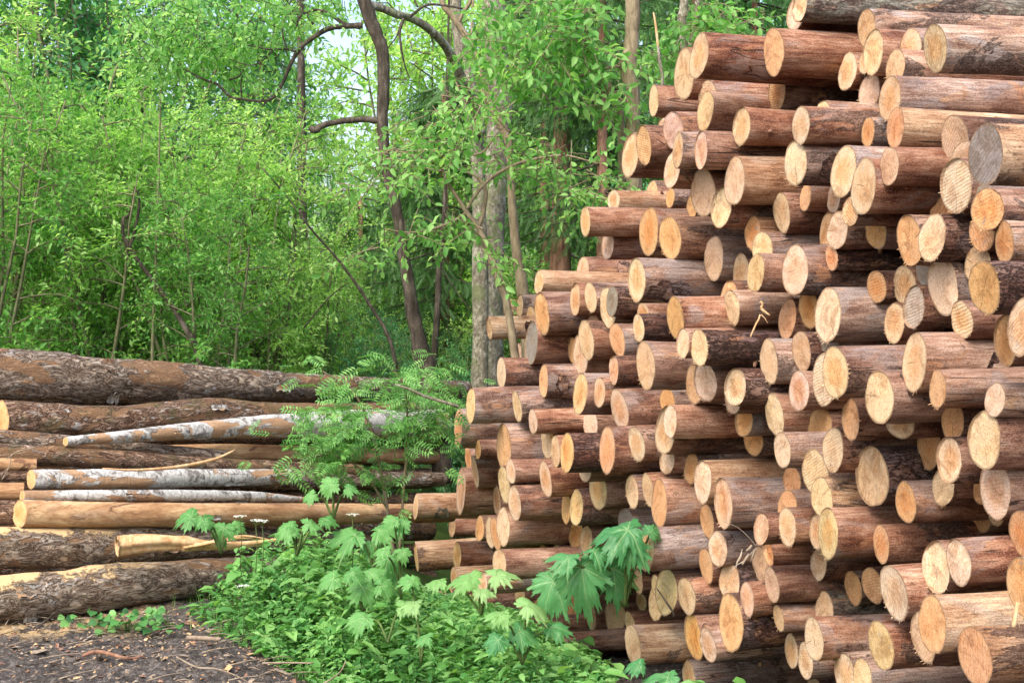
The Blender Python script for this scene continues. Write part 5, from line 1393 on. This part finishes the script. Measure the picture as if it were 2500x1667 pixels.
for i, (pts, lb) in enumerate([([(430, 1602, 4), (480, 1628, 5), (530, 1632, 4), (590, 1655, 3), (640, 1690, 2)], 'long thin curved twig lying across the bottom of the soil'), ([(200, 1600, 8), (240, 1590, 12), (310, 1606, 9), (350, 1600, 4)], 'flat reddish bark strip lying at the bottom left'),
        ([(845, 1612, 3), (830, 1640, 4), (800, 1662, 4), (770, 1675, 3)], 'bent pale twig at the corner of the herb bed'), ([(640, 1618, 5), (700, 1617, 5), (765, 1618, 4)], 'straight pale stick at the edge of the herb bed'), ([(455, 1556, 12), (500, 1558, 13), (540, 1560, 10)], 'short grey stick half sunk where the herbs begin')]):
    yb = sum(p[1] for p in pts)/len(pts); dd = F*2.15/(yb-YH+8)
    o = link('stick', px_tube(pts, dd, 14, 6, .2).mesh('stick', W_DRY if i != 1 else W_PINE)); tag(o, lb, 'stick', 'sticks on the soil')
def weed(x0, y0, seed, n, lb):
    g = np.random.default_rng(seed); P = []; D = []; L = []; N = []; tb = Tubes(); b = np.array([x0, y0, gz(x0, y0)])
    for _ in range(n):
        a = g.uniform(0, 6.28); r = g.uniform(.02, .15); p = np.array([math.cos(a)*r*1.4, math.sin(a)*r, g.uniform(.03, .15)]); P.append(p); D.append([math.cos(a), math.sin(a)-.5, -.2]); N.append([g.normal(0, .3), -.8, .8]); L.append(g.uniform(.035, .075))
        tb.add([[0, 0, 0], p*.5+np.array([0, 0, .02]), p], [.002, .0016, .001], 4, 0, cap=False)
    L = np.array(L); V, Fc = scatter(T_OVAL, P, D, N, L, L*1.1); root = bpy.data.objects.new('broadleaf_weed', None); C.objects.link(root); root.location = b
    link('stems', tb.mesh('stems', W_STEM), root); link('leaves', np_mesh('weed_leaves', V, [Fc], L_HERB), root); tag(root, lb, 'weed', 'round-leaved weeds under the lowest log')
weed(-2.85, 10.55, 31, 22, 'round-leaved weed under the lowest log, nearest the fallen twig'); weed(-2.6, 10.5, 32, 30, 'biggest round-leaved weed in the shade of the lowest log'); weed(-2.33, 10.55, 33, 20, 'round-leaved weed nearest the herb bed under the lowest log')
# rowan sapling with feathery leaves
def rowan():
    g = np.random.default_rng(14)
    stems = [[(985, 1420, 12, 10.9), (960, 1240, 10, 10.8), (930, 1080, 8, 10.7), (880, 960, 6, 10.6), (800, 905, 4, 10.5)], [(985, 1420, 9, 10.9), (1000, 1200, 8, 10.7), (1010, 1060, 7, 10.6), (1000, 940, 5, 10.5), (960, 890, 3, 10.5)], [(960, 1240, 7, 10.8), (900, 1150, 6, 10.6), (820, 1110, 5, 10.5), (740, 1130, 3, 10.4)],
             [(1005, 1130, 6, 10.7), (1045, 1040, 5, 10.6), (1070, 1000, 4, 10.6)], [(930, 1080, 6, 10.7), (860, 1020, 5, 10.5), (800, 1010, 3, 10.4)], [(1010, 1060, 6, 10.6), (1060, 960, 5, 10.6), (1080, 920, 3, 10.6)], [(930, 1080, 5, 10.7), (850, 1060, 4, 10.5), (780, 1080, 3, 10.4)]]
    P = []; D = []; L = []; base = np.array(at(970, 1420, 11.9)); tb = Tubes()
    for s_ in stems:
        q = np.array([list(at(p[0]-15, p[1], p[3]+1.0))+[p[2]/2/F*p[3]] for p in s_]); S = spline(q, 24); tb.add(S[:, :3]-base, S[:, 3], 6, .06)
        for i in range(7, 24):
            for _ in range(4):
                o = S[i, :3]+g.normal(0, .13, 3)*np.array([1.2, .8, .6]); a = g.uniform(0, 6.28); P.append(o-base); D.append([math.cos(a)*1.1-.15, math.sin(a)*.8-.2, g.uniform(-.9, .3)]); L.append(g.uniform(.10, .2))
    V, Fc = scatter(T_PIN, P, D, np.array([0, -.7, 1.])+g.normal(0, .6, (len(P), 3)), np.array(L), np.array(L)*1.15)
    root = bpy.data.objects.new('rowan_sapling', None); C.objects.link(root); root.location = base
    link('stems', tb.mesh('stems', W_BROWN), root); link('foliage', np_mesh('rowan_leaves', V, [Fc], L_ROWAN), root)
    tag(root, 'rowan sapling with feathery blue-green leaves between the two stacks', 'sapling')
rowan()
o = link('fallen_branch', px_tube([(1120, 992, 9), (1080, 980, 8), (1040, 968, 8), (1000, 950, 6), (965, 938, 4)], 11.0, 16, 7, .1).mesh('fallen_branch', W_GREY)); tag(o, 'grey bare branch slanting out left from the pile over the rowan', 'branch')
def umbel(x, y, d, lb, s=1.0):
    g = np.random.default_rng(int(x)); b = np.array(at(x, y, d)); root = bpy.data.objects.new('umbel_flower', None); C.objects.link(root); root.location = b+np.array([0, 0, -.35]); tb = Tubes(); tb.add([[0, 0, 0], [.01, 0, .2], [0, 0, .33]], [.003, .0025, .002], 5)
    P = []; 
    for k in range(12):
        a = k*2.4; r = .008*math.sqrt(k)*s*1.6; e = np.array([r*math.cos(a), r*math.sin(a), .36-.1*r]); tb.add([[0, 0, .32], e], [.001, .0007], 3, 0, cap=False)
        for _ in range(7): P.append(e+g.normal(0, .006*s, 3)*np.array([1, 1, .3]))
    V, Fc = scatter(T_KITE, P, g.normal(0, 1, (len(P), 3))*np.array([1, 1, .2]), np.array([0, -.3, 1.])+g.normal(0, .2, (len(P), 3)), .008*s, .008*s)
    link('stem', tb.mesh('stem', W_STEM), root); link('petals', np_mesh('petals', V, [Fc], M_PETAL), root); tag(root, lb, 'flower', 'white umbel flowers')
sP = NT('petal_white'); M_PETAL = sP.finish((.75, .78, .68), .7, trans=(.6, .65, .5, 1), tf=.3)
for x, y, d, lb in [(586, 1262, 10.2, 'white umbel flower above the lone hogweed'), (624, 1272, 10.2, 'white umbel flower left of the upturned hogweed'), (640, 1274, 10.3, 'white umbel flower beside its twin under the bare yellow log'), (592, 1432, 9.7, 'white umbel flower low among the nettles'), (860, 1258, 10.4, 'white umbel flower under the rowan leaves')]: umbel(x, y, d, lb, 1.0)
# dry weed and splinters hanging on the pile
twig_thing('dry_weed', 'dry weed sprig with seed heads hanging before the low log ends', 'dried weed', [[(1765, 1272, 1.5), (1805, 1290, 1.6), (1843, 1330, 1.8), (1835, 1350, 3), (1815, 1370, 3), (1795, 1382, 2), (1778, 1410, 1.6), (1772, 1425, 1)], [(1836, 1330, 6), (1830, 1338, 7), (1822, 1345, 5)], [(1830, 1352, 6), (1822, 1362, 7), (1812, 1378, 3)], [(1812, 1340, 2), (1808, 1358, 6), (1800, 1372, 5), (1798, 1385, 2)], [(1845, 1340, 2), (1838, 1356, 6), (1832, 1372, 2)]], 6.2, W_DRY)
twig_thing('curled_splinter', 'curled bark splinter dangling before the thick green-rimmed log', 'splinter', [[(1854, 740, 3), (1858, 737, 5), (1862, 745, 6), (1858, 752, 7), (1868, 762, 7), (1880, 770, 4)], [(1856, 768, 5), (1852, 780, 5), (1844, 795, 5), (1832, 823, 4)], [(1858, 768, 3), (1868, 778, 2), (1875, 790, 1)]], 7.6, W_FRESH)
twig_thing('leaning_stick', 'dark stick leaning across the yellow log end by the hogweed', 'stick', [[(1604, 1436, 3), (1622, 1462, 5), (1642, 1492, 6), (1645, 1505, 3)]], 7.9, W_DARK)
twig_thing('pale_stake', 'pale split stake stuck upright at the lower right edge', 'stake', [[(2474, 1530, 12), (2480, 1500, 13), (2486, 1470, 12)]], 4.6, W_FRESH)


print('objects', len(bpy.data.objects))
